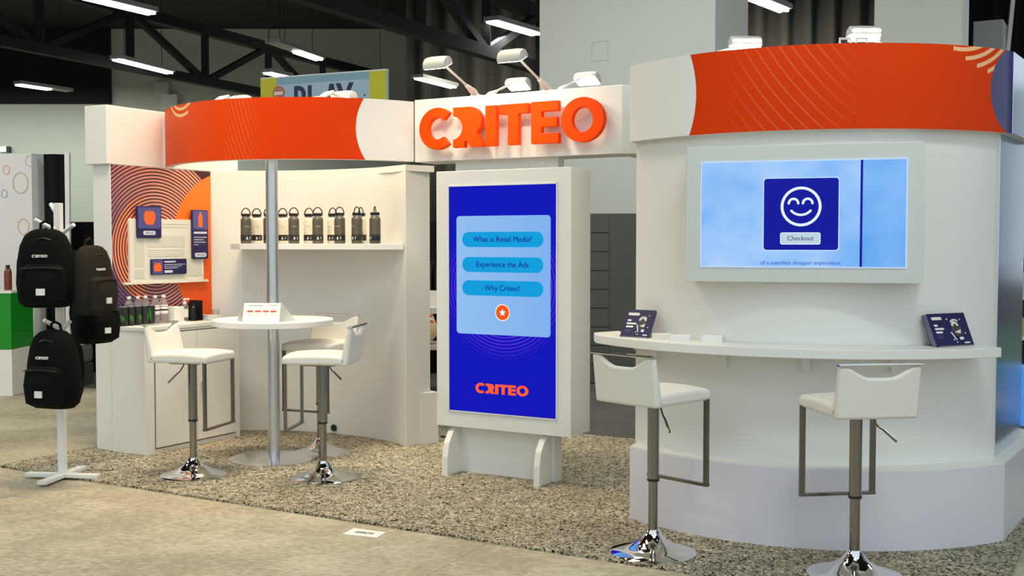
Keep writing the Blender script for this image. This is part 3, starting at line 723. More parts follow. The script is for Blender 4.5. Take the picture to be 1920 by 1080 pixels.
arm_lamp(0.49, 0.16, 2.444, 1, 'glowing arm lamp pointing back behind the first raised letters', 0.42, 0.16, power=3)
arm_lamp(1.03, 0.16, 2.444, 1, 'glowing arm lamp pointing back behind the last raised letters', 0.42, 0.16, power=3)
# lamps inside the canopy, lighting the concave wall
arm_lamp(-1.22, -0.62, 2.433, 1, 'arm lamp behind the orange header under the banner left end', 0.24, 0.05, tilt=0.12, power=1.2, color=AMBER, aim=(*W(-1.35, 0.40)[:2], 0.9))
arm_lamp(-0.44, -0.44, 2.433, 1, 'arm lamp behind the orange header under the banner lettering', 0.24, 0.05, tilt=0.12, power=1.2, color=AMBER, aim=(*W(-0.75, 0.42)[:2], 0.9))

# ------------------------------------------------------------------ kiosk
ko = booth('screen_kiosk', 'tall white freestanding kiosk with portrait touch screen under the raised letters', 'kiosk', 0, -0.376)
B().box(0.432,1.392,0,0.265,0.304,1.924).build('cabinet', M['white'], ko, bevel=0.003)
B().box(0.52,1.23,0.10,0.20,0.0,0.304).build('foot_panel', M['white'], ko)
for x in (0.515, 1.175):
    pr = [(0.10,0.304),(0.06,0.300),(0.0,0.268),(-0.045,0.205),(-0.066,0.12),(-0.070,0.0),(0.10,0.0)]
    b = B(); n = len(pr)
    b.add([(x,y,z) for y,z in pr]+[(x+0.04,y,z) for y,z in pr], [tuple(range(n)),tuple(range(n,2*n))[::-1]]+[((i+1)%n,i,n+i,n+(i+1)%n) for i in range(n)])
    b.build('fin', M['white'], ko)
def screen_mat(name, f):
    m, nt, b = new_mat(name); e = NT(nt)
    tc = nt.nodes.new('ShaderNodeTexCoord'); sp_ = nt.nodes.new('ShaderNodeSeparateXYZ'); nt.links.new(tc.outputs['Object'], sp_.inputs[0])
    col = f(e, sp_.outputs[0], sp_.outputs[2], nt)
    b.inputs['Base Color'].default_value = (0.002,0.002,0.004,1); b.inputs['Roughness'].default_value = 0.3; b.inputs['Specular IOR Level'].default_value = 0.12
    nt.links.new(col, b.inputs['Emission Color']); b.inputs['Emission Strength'].default_value = 1.0
    return m
def em(name, c, k=1.0):
    m, nt, b = new_mat(name); b.inputs['Base Color'].default_value = (0.002,0.002,0.003,1); b.inputs['Roughness'].default_value = 0.3
    b.inputs['Specular IOR Level'].default_value = 0.15
    b.inputs['Emission Color'].default_value = c; b.inputs['Emission Strength'].default_value = k; return m
def kiosk_bg(e, x, z, nt):
    d = e.dist(x, z, 0.93, 1.20)
    rings = e.m('GREATER_THAN', e.m('SINE', e.m('MULTIPLY', d, 2*PI/0.022)), 0.55)
    zone = e.m('MULTIPLY', e.below(d, 0.47, 0.12), e.m('ADD', e.below(e.m('ADD', x, z), 1.86, 0.2), e.below(e.m('MULTIPLY', e.m('SUBTRACT', x, z), 1), -0.55, 0.3)), clamp=True)
    zone = e.below(d, 0.46, 0.12)
    return e.mix(e.m('MULTIPLY', e.m('MULTIPLY', rings, zone), 0.55), S(4,12,178), S(120,60,235))
sc_ = B().box(0.531,1.294,-0.006,0.003,0.410,1.826).build('screen', screen_mat('kiosk_screen', kiosk_bg), ko)
B().box(0.524,0.531,-0.008,0.003,0.403,1.833).box(1.294,1.301,-0.008,0.003,0.403,1.833).box(0.524,1.301,-0.008,0.003,0.403,0.410).box(0.524,1.301,-0.008,0.003,1.826,1.833).build('screen_edge', M['white_edge'], ko)
def card_grad(e, x, z, nt):
    f = e.m('MULTIPLY', e.m('SUBTRACT', x, 0.6), 1.4, clamp=True)
    return e.mix(f, S(142,186,232), S(122,170,232))
B().rrect(0.589,1.257,0.902,1.640,0.022,-0.0085,-0.006).build('menu_card', screen_mat('card_blue', card_grad), sc_)
btn = em('button_blue', S(4,152,216)); btx = em('button_ink', S(10,20,150))
for zc, s_ in ((1.493,'What is Retail Media?'),(1.337,'Experience the Ads'),(1.191,'Why Criteo?')):
    b = B().rrect(0.632,1.209,zc-0.047,zc+0.047,0.046,-0.0100,-0.0085,8); b.build('menu_button', btn, sc_)
    B().text(s_, 0.921, zc, 0.0475, -0.0108).build('button_text', btx, sc_)
ic = B().disc(0.924,1.042,0.048,-0.0100,-0.0085,36).build('star_badge', em('badge_orange', S(236,84,10)), sc_)
B().ring(0.924,1.042,0.052,0.0465,-0.0102,-0.0085,36).build('badge_rim', em('badge_rim', S(245,235,225)), sc_)
st = [(0.924+(0.024 if i%2==0 else 0.0115)*math.cos(PI/2+i*PI/5), 1.042+(0.024 if i%2==0 else 0.0115)*math.sin(PI/2+i*PI/5)) for i in range(10)]
B().face(st,-0.0110,-0.0100).build('star', em('star_white', S(225,240,255)), sc_)
lg = B(); lg2 = B()
k_ = 0.378/1.365
for g in glyphs():
    f = lambda p: (0.727+(p[0]-0.107)*k_, 0.533+(p[1]-2.098)*0.235)
    draw_glyph(lg, g, -0.0085, -0.006, f)
lg.build('logo_text', em('logo_orange', S(255,92,45)), sc_)

# ------------------------------------------------------------------ round tower at the right
CX, CY = 1.755, 6.60
tw = thing('curved_display_tower', 'big white rounded tower with orange header and lilac plinth at right', 'display tower', (CX, CY, 0))
def pol(R, a): a = math.radians(a); return (R*math.sin(a), -R*math.cos(a))
def towerplan(R, a0, a1, back=0.72, n=48):
    P = [pol(R, a0+(a1-a0)*i/n) for i in range(n+1)]
    e1 = P[-1]; e0 = P[0]
    rb = (e1[0]+0.56*back, e1[1]+0.83*back)
    lb = (e0[0]+0.62*0.45, e0[1]+0.78*0.75)
    return P + [rb, ((rb[0]+lb[0])/2+0.1, max(rb[1], lb[1])+0.25), lb]
B().plan(towerplan(1.185, -65.5, 35.5), 0.37, 2.03).build('body', M['white'], tw, smooth=True, angle=25)
B().plan(towerplan(1.300, -59.9, 31.5, 1.15), 0.0, 0.385).build('plinth', M['lilac'], tw, smooth=True, angle=25)
B().plan(towerplan(1.297, -59.8, 31.4, 1.14), 0.385, 0.392).build('plinth_ledge', M['white'], tw, smooth=True, angle=25)
hb = B().plan(towerplan(1.232, -65.0, 36.5, 0.72), 2.018, 2.424).build('header', M['white'], tw, smooth=True, angle=25)
ho_ = skin('header_print', 1.236, -65.0, 36.5, 2.018, 2.424, header_mat('tower_print_orange', hdrB), tw, 80)
plabel(ho_, 'orange wrapped header print with white left end and peach stripes')
# mirror-like side skin on the right flank
e1 = pol(1.187, 35.5); d_ = Vector((0.56, 0.83)).normalized(); nrm = Vector((d_.y, -d_.x))
b = B(); q0 = Vector(e1)+nrm*0.0015+d_*0.003; q1 = q0+d_*0.70
b.plan([tuple(q0), tuple(q1), tuple(q1-nrm*0.004), tuple(q0-nrm*0.004)], 0.393, 2.016)
plabel(b.build('mirror_side', M['glossside'], tw), 'glossy mirror-like blue side panel')
e1 = pol(1.237, 36.5); q0 = Vector(e1)+nrm*0.0015+d_*0.003; q1 = q0+d_*0.71
plabel(B().plan([tuple(q0), tuple(q1), tuple(q1-nrm*0.004), tuple(q0-nrm*0.004)], 2.02, 2.422).build('header_side', M['glossside'], tw), 'glossy blue header end')
for a in (-7.5, -3.6):
    x, y = pol(1.15, a)
    B().tube([(x-0.02,y,2.424),(x-0.02,y,2.46),(x+0.03,y,2.46),(x+0.03,y,2.424)],0.007,8).build('hanging_clip', M['lampwhite'], tw)
area_light('tower_lamp_glow', (1.02, 4.95, 2.75), (1.20, 5.75, 1.6), 0.2, 0.1, 0.8, (1.0,0.97,0.9), 160)
area_light('tower_lamp_glow', (1.95, 4.80, 2.75), (1.90, 5.60, 1.6), 0.2, 0.1, 0.8, (1.0,0.97,0.9), 160)
def tall_lamp(hx, hy, hz, bx, by, label):
    t = thing('arm_lamp', label, 'lamp', (bx, by, 2.424), 0, 'arm lamps on the headers')
    v = Vector((hx-bx, hy-by, hz-2.424)); 
    B().box(-0.03,0.03,-0.03,0.03,0,0.03).build('clamp', M['lampwhite'], t)
    mid = v*0.42 + Vector((0,0,0.05))
    B().tube([(0,0,0.02), mid*0.6, mid],[0.018,0.022,0.012],10).build('bracket', M['lampwhite'], t, smooth=True)
    B().tube([mid, v],0.008,8).build('arm', M['lampwhite'], t, smooth=True)
    w = 0.085
    prof = [(-0.055,0),(-0.053,0.02),(-0.04,0.045),(0.0,0.055),(0.04,0.045),(0.053,0.02),(0.055,0)]
    hd = B().loft([[(v.x+x, v.y+p*k, v.z+q*k) for p, q in prof] for x, k in ((-w,0.75),(-w*0.9,0.95),(0,1),(w*0.9,0.95),(w,0.75))]).build('lamp_head', M['lampwhite'], t, smooth=True, angle=50)
    # the lamp faces back towards the viewer and down: lit lens on the slanted front
    B().add([(v.x-w*0.9,v.y-0.056,v.z+0.025),(v.x+w*0.9,v.y-0.056,v.z+0.025),(v.x+w*0.92,v.y-0.03,v.z-0.028),(v.x-w*0.92,v.y-0.03,v.z-0.028),
             (v.x-w*0.9,v.y-0.02,v.z+0.025),(v.x+w*0.9,v.y-0.02,v.z+0.025),(v.x+w*0.92,v.y+0.03,v.z-0.028),(v.x-w*0.92,v.y+0.03,v.z-0.028)],
            [(0,1,2,3),(7,6,5,4),(0,4,5,1),(1,5,6,2),(2,6,7,3),(3,7,4,0)]).build('lens', M['lamp_on'], hd)
    area_light('arm_lamp_glow', (hx, hy-0.07, hz-0.02), (hx, hy-0.5, hz-0.5), 0.15, 0.05, 4, WARM, 150)
tall_lamp(1.915, 6.15, 2.600, 2.13, 6.18, 'glowing arm lamp above the middle of the tower header')
tall_lamp(1.270, 6.15, 2.545, 1.05, 6.25, 'glowing arm lamp above the left part of the tower header')

# wall monitor in its white box
tv = thing('wall_monitor', 'landscape screen in a white box on the rounded tower', 'monitor', (1.40, 5.38, 0), math.radians(-17))
cl = Vector((CX-1.40, CY-5.38)); an = math.radians(17)
ccx, ccy = cl.x*math.cos(an)-cl.y*math.sin(an), cl.x*math.sin(an)+cl.y*math.cos(an)
bk = []
for i in range(13):
    x = 0.54 - 1.105*i/12; bk.append((x, ccy-math.sqrt(1.188**2-(x-ccx)**2)))
B().plan([(-0.565,0.0),(0.54,0.0)]+bk, 1.283, 1.945).build('mount_box', mat('mount_grey_white', (0.64, 0.665, 0.63), 0.5), tv, bevel=0.003)
def tvbg(e, x, z, nt):
    n = nt.nodes.new('ShaderNodeTexNoise'); n.inputs['Scale'].default_value = 3.2; n.inputs['Detail'].default_value = 2
    tc = nt.nodes.new('ShaderNodeTexCoord'); nt.links.new(tc.outputs['Object'], n.inputs['Vector'])
    f = e.m('MULTIPLY', e.m('SUBTRACT', n.outputs['Fac'], 0.32), 2.6, clamp=True)
    c = e.mix(f, S(118,174,238), S(172,206,246))
    return e.mix(e.m('GREATER_THAN', x, 0.266), c, e.mix(f, S(92,160,232), S(130,182,240)))
ts = B().box(-0.488,0.462,-0.006,0.003,1.360,1.865).build('screen', screen_mat('tv_screen', tvbg), tv)
B().box(-0.493,-0.488,-0.007,0.003,1.355,1.870).box(0.462,0.467,-0.007,0.003,1.355,1.870).box(-0.493,0.467,-0.007,0.003,1.355,1.360).box(-0.493,0.467,-0.007,0.003,1.865,1.870).build('screen_edge', em('edge_glow', S(190,214,246)), tv)
nvy = em('screen_navy', S(2,12,150)); icy = em('screen_white', S(224,240,252)); pal = em('screen_pale', S(184,208,220))
B().rrect(-0.192,0.163,1.436,1.787,0.016,-0.0075,-0.006).build('card_rim', em('rim_light', S(196,226,250)), ts)
B().rrect(-0.188,0.159,1.440,1.783,0.014,-0.0085,-0.0075).build('checkout_card', nvy, ts)
B().box(0.257,0.268,-0.0085,-0.006,1.360,1.865).build('divider', nvy, ts)
fcx, fcz = -0.014, 1.648
sm = B().ring(fcx,fcz,0.095,0.082,-0.0095,-0.0085,48)
sm.arc(fcx-0.035,fcz+0.015,0.022,0.011,0,180,-0.0097,-0.0085); sm.arc(fcx+0.031,fcz+0.015,0.022,0.011,0,180,-0.0097,-0.0085)
sm.arc(fcx,fcz+0.020,0.060,0.011,222,318,-0.0097,-0.0085)
sm.build('smiley_face', icy, ts)
B().rrect(-0.110,0.078,1.466,1.524,0.010,-0.0095,-0.0085).build('button_rim', icy, ts)
B().rrect(-0.107,0.075,1.469,1.521,0.009,-0.0100,-0.0095).build('checkout_button', pal, ts)
B().text('Checkout',-0.016,1.495,0.031,-0.0104).build('button_text', em('slate_ink', S(60,66,120)), ts)
B().text('of a seamless shopper experience.',-0.014,1.378,0.0272,-0.0080).build('caption_text', em('caption_blue', S(58,106,200)), ts)

# counter shelf wrapped round the tower
co = thing('counter_shelf', 'white curved counter shelf wrapped round the tower below the screen', 'counter', (CX, CY, 0))
n = 40
P = [pol(1.41, -67.3+(24.0+67.3)*i/n) for i in range(n+1)] + [pol(1.19, 24.0-(24.0+67.3)*i/n) for i in range(n+1)]
tp = [pol(1.41, -67.3+(24.05+67.3)*i/n) for i in range(n+1)]
end_r = pol(1.41, 24.05); end_r2 = pol(1.19, 27.5)
P = tp + [end_r2] + [pol(1.19, 27.0-(27.0+70)*i/n) for i in range(n+1)] + [pol(1.19,-76), pol(1.36,-73)]
B().plan(P, 0.930, 0.976).build('counter_top', M['white'], co, smooth=True, angle=25, bevel=0.003)
for a in (-55.5, -35.0, -15.5, 4.6):
    x, y = pol(1.19, a); t_ = Vector((math.cos(math.radians(a)), math.sin(math.radians(a)))); o_ = Vector(pol(1, a))
    b = B(); pts = [Vector((x,y))+t_*s_+o_*k for s_, k in ((-0.02,-0.01),(0.02,-0.01),(0.02,0.025),(-0.02,0.025))]
    b.plan([tuple(p) for p in pts], 0.848, 0.930); pts = [Vector((x,y))+t_*s_+o_*k for s_, k in ((-0.02,0.02),(0.02,0.02),(0.02,0.15),(-0.02,0.15))]
    b.plan([tuple(p) for p in pts], 0.915, 0.931)
    b.build('bracket', M['white'], co)

# things on the counter
def leaflet_stand(label, x, y, ang, w=0.245, h=0.150, lean=0.075, thick=0.03, glare=False):
    t = thing('brochure_stack', label, 'brochures', (x, y, 0.976), ang)
    b = B(); A = [(0,0),(thick,0.004),(lean+thick,h-0.012),(lean,h)]
    def quad(x0, x1, t0, t1):
        v = []
        for xx in (x0, x1): v += [(xx, A[i][0]*1.0, A[i][1]) for i in range(4)]
        return v
    b.add(quad(0,w,0,1), [(0,1,2,3),(7,6,5,4),(0,4,5,1),(1,5,6,2),(2,6,7,3),(3,7,4,0)])
    b.build('brochure', M['navyprint'], t)
    pg_ = B()
    for k in range(3):
        f0 = 0.2+0.27*k
        pg_.add([(xx, thick*f0+lean*u, 0.004*f0+(h-0.012*f0)*u) for xx, u in ((-0.001,0.01),(-0.001,0.99))] + [(xx, thick*(f0+0.08)+lean*u, 0.004*f0+(h-0.012*f0)*u) for xx, u in ((-0.001,0.99),(-0.001,0.01))], [(0,1,2,3)])
    pg_.build('page_edge', M['lavprint'], t)
    def on(bb): # map x-z drawing (0..w, 0..h) onto the leaning cover
        bb.v = [(p[0], lean*p[2]/h + p[1]*0.9, p[2]) for p in bb.v]; return bb
    def put(bb, nm, m): return on(bb).build(nm, m, t)
    put(B().rrect(0.018,0.085,h-0.030,h-0.016,0.006,-0.0022,0),'title_tab',M['creamprint'])
    hl = B()
    for i,(x0,x1) in enumerate(((0.022,0.045),(0.022,0.080),(0.022,0.065))): hl.rrect(x0,x1,h-0.060-i*0.016,h-0.051-i*0.016,0.003,-0.0022,0)
    put(hl,'headline',M['paper'])
    put(B().box(0.022,0.062,-0.002,0,h-0.107,h-0.103).box(0.022,0.058,-0.002,0,h-0.115,h-0.111),'text_line',M['indigoprint'])
    kx = w/0.25
    put(B().disc(0.165*kx,h*0.53,0.036,-0.0016,0,24,0.9*kx),'cover_photo',mat('photo_dark',(0.05,0.045,0.04),0.5))
    cv = B().arc(0.165*kx,h*0.54,0.040*kx,0.007,60,130,-0.0024,0,8).arc(0.160*kx,h*0.60,0.018,0.012,20,160,-0.0024,0,8).face([(x_*kx,z_) for x_, z_ in ((0.145,h*0.42),(0.182,h*0.38),(0.19,h*0.5),(0.165,h*0.46))],-0.0024,0)
    put(cv,'photo_detail',M['creamprint'])
    for dx, dz, r in ((0.118,0.82,0.004),(0.205,0.80,0.003),(0.125,0.2,0.003),(0.215,0.38,0.003),(0.142,0.12,0.003)): put(B().disc(dx*w/0.25,h*dz,r,-0.0022,0,10),'cover_spark',M['paper'])
    put(B().box(0.19*w/0.25,0.225*w/0.25,-0.0022,0,0.012,0.018),'footer_mark',M['paper']); put(B().box(0.168*w/0.25,0.192*w/0.25,-0.0022,0,0.030,0.042),'cover_block',M['paper'])
    put(B().face([(x_*w/0.25,z_) for x_, z_ in ((0.118,0.065),(0.125,0.068),(0.146,0.030),(0.140,0.028))],-0.0022,0),'pen_shape',M['paper'])
    # clear easel foot
    B().box(0.01,w-0.01,-0.006,0.0,0.0,0.006).box(0.03,w-0.03,0.0,lean+thick+0.05,0.0,0.003).build('easel_foot', mat('clear_acrylic',(0.9,0.92,0.92),0.05,trans=0.9), t)
    return t
leaflet_stand('navy brochure stack on the right end of the tower counter', 2.030, 5.325, math.radians(27), 0.250, 0.155, 0.07, 0.035)
leaflet_stand('shiny navy brochure on the left end of the tower counter', 0.572, 5.93, math.radians(-37), 0.178, 0.142, 0.075, 0.008)
def card_stack(label, x, y, ang, w, d, h, glossy=False):
    t = thing('card_stack', label, 'cards', (x, y, 0.976), ang, 'white card stacks on the counter')
    B().box(0,w,0,d,0,h*0.93).build('cards', M['creamprint'] if not glossy else M['paper'], t)
    B().box(0.001,w-0.001,0.001,d-0.001,h*0.93,h).build('top_card', M['paper'], t)
card_stack('cream card stack nearest the shiny brochure, front left', 0.722, 5.755, math.radians(-10), 0.095, 0.06, 0.028)
card_stack('white card stack in the middle of the front row', 0.802, 5.655, math.radians(-14), 0.098, 0.06, 0.030, True)
card_stack('white card stack farthest right on the counter', 0.952, 5.600, math.radians(-14), 0.100, 0.06, 0.032, True)
card_stack('low cream card stack at the back left of the group', 0.775, 5.865, math.radians(-10), 0.10, 0.06, 0.020)
card_stack('cream card stack at the back right of the group', 0.900, 5.745, math.radians(-12), 0.11, 0.06, 0.026)

# ------------------------------------------------------------------ bar stools
def make_stool(label):
    t = thing('bar_stool', label, 'bar stool', (0,0,0), 0, 'white bar stools')
    B().lathe([(0.205,0.0),(0.206,0.006),(0.195,0.013),(0.150,0.024),(0.105,0.040),(0.065,0.064),(0.042,0.090),(0.031,0.108),(0.0285,0.114)],48).build('base', M['chrome'], t, smooth=True)
    B().lathe([(0.0225,0.10),(0.0225,0.40)],24).build('lower_column', M['column'], t, smooth=True)
    B().lathe([(0.0275,0.353),(0.0275,0.725)],24).build('upper_column', M['column'], t, smooth=True)
    B().lathe([(0.0295,0.345),(0.0295,0.357)],24).build('collar_ring', M['black'], t, smooth=True)
    B().box(-0.10,0.10,-0.10,0.10,0.715,0.732).build('seat_plate', M['darksteel'], t)
    # seat cushion
    nx, ny = 12, 12; b = B(); vs = []; fs = []
    X0, X1, Y0, Y1 = -0.185, 0.185, -0.20, 0.205
    for k in (1, 0):
        for j in range(ny+1):
            for i in range(nx+1):
                u = i/nx*2-1; v = j/ny*2-1
                e = max(abs(u), abs(v))
                z = 0.790 - 0.010*(u*u) + 0.010*(1-v*v) if k else 0.728
                vs.append((X0+(X1-X0)*i/nx, Y0+(Y1-Y0)*j/ny, z))
    N = (nx+1)*(ny+1)
    for j in range(ny):
        for i in range(nx):
            a = j*(nx+1)+i; fs += [(a,a+1,a+nx+2,a+nx+1), (N+a,N+a+nx+1,N+a+nx+2,N+a+1)]
    rim = [i for i in range(nx+1)] + [(j+1)*(nx+1)+nx for j in range(ny)] + [ny*(nx+1)+nx-1-i for i in range(nx)] + [(ny-1-j)*(nx+1) for j in range(ny-1)]
    for q in range(len(rim)):
        a, c = rim[q], rim[(q+1) % len(rim)]; fs.append((a, N+a, N+c, c))
    b.add(vs, fs).build('seat', M['leather'], t, smooth=True, bevel=0.018, seg=4, angle=70)
    # backrest, dipped in the middle under the chrome bar
    nx, nz = 28, 6; b = B(); vs = []; fs = []
    for k in (0, 1):
        for j in range(nz+1):
            for i in range(nx+1):
                u = i/nx*2-1
                q = max(0.0, min(1.0, (0.88-abs(u))/0.62)); dip = 0.040*q*q*(3-2*q) + 0.010*max(0.0, 1-(u/0.8)**2)
                top = 0.956 - dip
                z = 0.728 + (top-0.728)*j/nz
                th = 0.052 - 0.026*(z-0.728)/0.23
                y = -0.205 - 0.028*(z-0.728)/0.23 - 0.010*(1-u*u)
                vs.append((0.185*u, y if k == 0 else y+th, z))
    N = (nx+1)*(nz+1)
    for j in range(nz):
        for i in range(nx):
            a = j*(nx+1)+i; fs += [(a,a+1,a+nx+2,a+nx+1), (N+a,N+a+nx+1,N+a+nx+2,N+a+1)]
    rim = [i for i in range(nx+1)] + [(j+1)*(nx+1)+nx for j in range(nz)] + [nz*(nx+1)+nx-1-i for i in range(nx)] + [(nz-1-j)*(nx+1) for j in range(nz-1)]
    for q in range(len(rim)):
        a, c = rim[q], rim[(q+1) % len(rim)]; fs.append((a, N+a, N+c, c))
    b.add(vs, fs).build('backrest', M['leather'], t, smooth=True, bevel=0.012, seg=3, angle=70)
    B().box(-0.188,0.188,-0.240,-0.208,0.955,0.966).build('handle_bar', M['chrome'], t, bevel=0.003)
    fr = B()
    for s in (-1, 1): fr.box(s*0.170-0.013, s*0.170+0.013, 0.178, 0.194, 0.325, 0.735)
    fr.box(-0.183,0.183,0.174,0.198,0.316,0.330).box(-0.183,0.183,0.176,0.195,0.728,0.735)
    fr.build('footrest_frame', M['darksteel'], t, bevel=0.002)
    B().tube([(0.05,-0.02,0.722),(0.085,-0.035,0.668),(0.105,-0.045,0.655),(0.155,-0.075,0.605)],[0.004,0.004,0.005,0.0065],8).build('height_lever', M['darksteel'], t, smooth=True)
    return t
def face_dir(dx, dy): return math.atan2(dy, dx) - PI/2
stool = make_stool('white stool at the left end of the tower counter, its base fully in view')
stool.location = (0.671, 5.279, 0); stool.rotation_euler = (0,0,face_dir(0.72,0.69))
dup(stool, (1.520, 4.92, 0), face_dir(-0.14,0.99), 'white stool in front of the right half of the tower counter, seen from behind')
dup(stool, (-2.02, 7.05, 0), face_dir(0.965,-0.26), 'white stool in front of the storage cabinet, left of the pole table')
dup(stool, (-1.18, 6.95, 0), face_dir(-0.985,0.11), 'white stool on the right side of the pole table, nearest one')
dup(stool, (-1.34, 7.78, 0), face_dir(-0.37,-0.93), 'white stool behind the pole table, partly hidden by the one before it')

# ------------------------------------------------------------------ pole table
TX, TY = -1.625, 7.60
tb = thing('pole_table', 'round white bar table on a steel pole under the orange canopy', 'table', (TX, TY, 0))
B().lathe([(0.395,0.913),(0.405,0.916),(0.405,0.950),(0.402,0.954)],64).build('table_top', M['white'], tb, smooth=True, angle=30)
B().lathe([(0.041,0.012),(0.041,2.30)],32).build('pole', M['steel'], tb, smooth=True)
B().lathe([(0.30,0),(0.30,0.008),(0.28,0.014),(0.06,0.03),(0.05,0.03)],48).build('base_plate', M['chrome'], tb, smooth=True)
B().lathe([(0.13,0.900),(0.13,0.913)],32).build('collar', M['steel'], tb, smooth=True)
B().bar((0,0.03,2.26),(-0.05,-0.105,2.26),0.04,0.04).build('pole_arm', M['steel'], tb)
# tent sign on the table
tn = thing('tent_sign', 'folded white info sign with red blocks standing on the pole table', 'sign', (-1.655, 7.33, 0.9545), math.radians(-4))
acr = mat('clear_sheet', (0.86,0.87,0.84), 0.12, trans=0.55)
def slab(b, x0, x1, p, q, t=0.003):   # leaning sheet between y,z points p (bottom) and q (top)
    return b.add([(x0,p[0],p[1]),(x1,p[0],p[1]),(x1,q[0],q[1]),(x0,q[0],q[1]),(x0,p[0]+t,p[1]),(x1,p[0]+t,p[1]),(x1,q[0]+t,q[1]),(x0,q[0]+t,q[1])],
          [(0,1,2,3),(7,6,5,4),(0,4,5,1),(1,5,6,2),(2,6,7,3),(3,7,4,0)])
fr_ = slab(B(), -0.112, 0.125, (0,0.0), (0.055,0.120)).build('front_leaf', M['paper'], tn)
def lean(b, k=0.055/0.120): b.v = [(p[0], p[2]*k+p[1], p[2]) for p in b.v]; return b
red = mat('red_block', (0.55,0.06,0.02), 0.5)
for i in range(4): lean(B().rrect(-0.092+i*0.052,-0.052+i*0.052,0.062,0.072,0.004,-0.0012,0)).build('red_block', red, fr_)
lean(B().box(-0.09,0.01,-0.001,0,0.101,0.105).box(0.05,0.11,-0.001,0,0.104,0.107)).build('heading', M['greyink'], fr_)
for i in range(4): lean(B().box(-0.090+i*0.052,-0.060+i*0.052,-0.0008,0,0.038,0.054)).build('text_block', M['greyprint'], fr_)
lean(B().box(-0.105,0.118,-0.001,0,0.008,0.016)).build('footer_band', M['lavprint'], fr_)
slab(B(), -0.112, 0.125, (0.19,0.0), (0.058,0.120)).build('back_leaf', acr, tn)
for x0, s_ in ((-0.115,-1),(0.126,1)):
    b = B(); x1 = x0+s_*0.075
    b.add([(x0,0.004,0),(x0,0.056,0.120),(x1,0.13,0.0),(x0+s_*0.003,0.004,0),(x0+s_*0.003,0.056,0.124),(x1+s_*0.003,0.13,0.0)],[(0,1,2),(5,4,3),(0,3,4,1),(1,4,5,2),(2,5,3,0)])
    b.build('side_leaf', acr, tn)
    B().bar((x0,0.056,0.120),(x1,0.13,0.003),0.006,0.004).bar((x0,0.004,0.003),(x0,0.056,0.120),0.005,0.004).build('side_edge', M['paper'], tn)

# ------------------------------------------------------------------ steel bottles on the wall shelf
steelgrey = mat('olive_grey_coat', (0.105,0.098,0.072), 0.42, 0.35)
whitecoat = mat('white_coat', (0.78,0.74,0.64), 0.45)
def make_flask(label, coat):
    t = thing('water_flask', label, 'bottle', (0,0,0), 0)
    B().lathe([(0.036,0.0),(0.040,0.004),(0.040,0.172),(0.038,0.184),(0.030,0.194),(0.027,0.196)],28).build('body', coat, t, smooth=True)
    B().lathe([(0.027,0.194),(0.027,0.204)],24).build('neck', M['steel'], t, smooth=True)
    B().lathe([(0.033,0.203),(0.034,0.206),(0.034,0.222),(0.031,0.225)],24).build('lid', M['black'], t, smooth=True)
    lp = [(0.034*math.cos(PI*i/16), 0, 0.214+0.052*math.sin(PI*i/16)) for i in range(17)]
    B().tube(lp, 0.0042, 8).build('carry_loop', M['black'], t, smooth=True)
    bd = B().lathe([(0.0404,0.022),(0.0408,0.024),(0.0408,0.064),(0.0404,0.066)],28).build('wrap_band', M['black'], t, smooth=True)
    B().box(-0.007,0.007,-0.0415,-0.039,0.032,0.039).box(-0.004,0.004,-0.0415,-0.0395,0.041,0.050).build('band_print', M['paper'], bd)
    B().box(0.020,0.023,-0.0368,-0.033,0.032,0.052).build('band_mark', M['paper'], bd)
    B().text('CRITEO',0,0.126,0.010,-0.0408).build('logo_text', M['greyprint'] if coat is steelgrey else M['greyink'], t)
    return t
gx = [(-2.004,8.45),(-1.822,8.40),(-1.620,8.33),(-1.432,8.27),(-1.258,8.19),(-1.122,8.12),(-0.982,8.04)]
gl_ = ['olive grey flask at the left end of the wall shelf','olive grey flask half hidden behind the steel table pole','olive grey flask just right of the steel table pole','fourth olive grey flask along the wall shelf','fifth olive grey flask along the wall shelf','olive grey flask second from the shelf right end','olive grey flask alone at the right end of the wall shelf']
f0 = make_flask(gl_[0], steelgrey)
for i, (x, y) in enumerate(gx):
    rz = (0.42, 0.35, 0.28, 0.18, -0.25, -0.75, -1.25)[i]
    if i == 0: f0.location = (x, y, 1.465); f0.rotation_euler = (0,0,rz); f0['group'] = 'grey flasks on the wall shelf'
    else: dup(f0, (x, y, 1.465), rz, gl_[i], 'grey flasks on the wall shelf')
wx = [(-1.948,8.56),(-1.740,8.515),(-1.532,8.465),(-1.340,8.385),(-1.112,8.255)]
wl = ['white flask right behind the leftmost olive grey flask','white flask just right of the pole in the back row','third white flask, behind the fourth olive grey flask','white flask peeking out left of the fifth olive grey flask','white flask mostly hidden near the shelf right end']
w0 = make_flask(wl[0], whitecoat)
for i, (x, y) in enumerate(wx):
    rz = (0.2, 0.1, -0.05, -0.45, -0.9)[i]
    if i == 0: w0.location = (x, y, 1.465); w0.rotation_euler = (0,0,rz); w0['group'] = 'white flasks on the wall shelf'
    else: dup(w0, (x, y, 1.465), rz, wl[i], 'white flasks on the wall shelf')

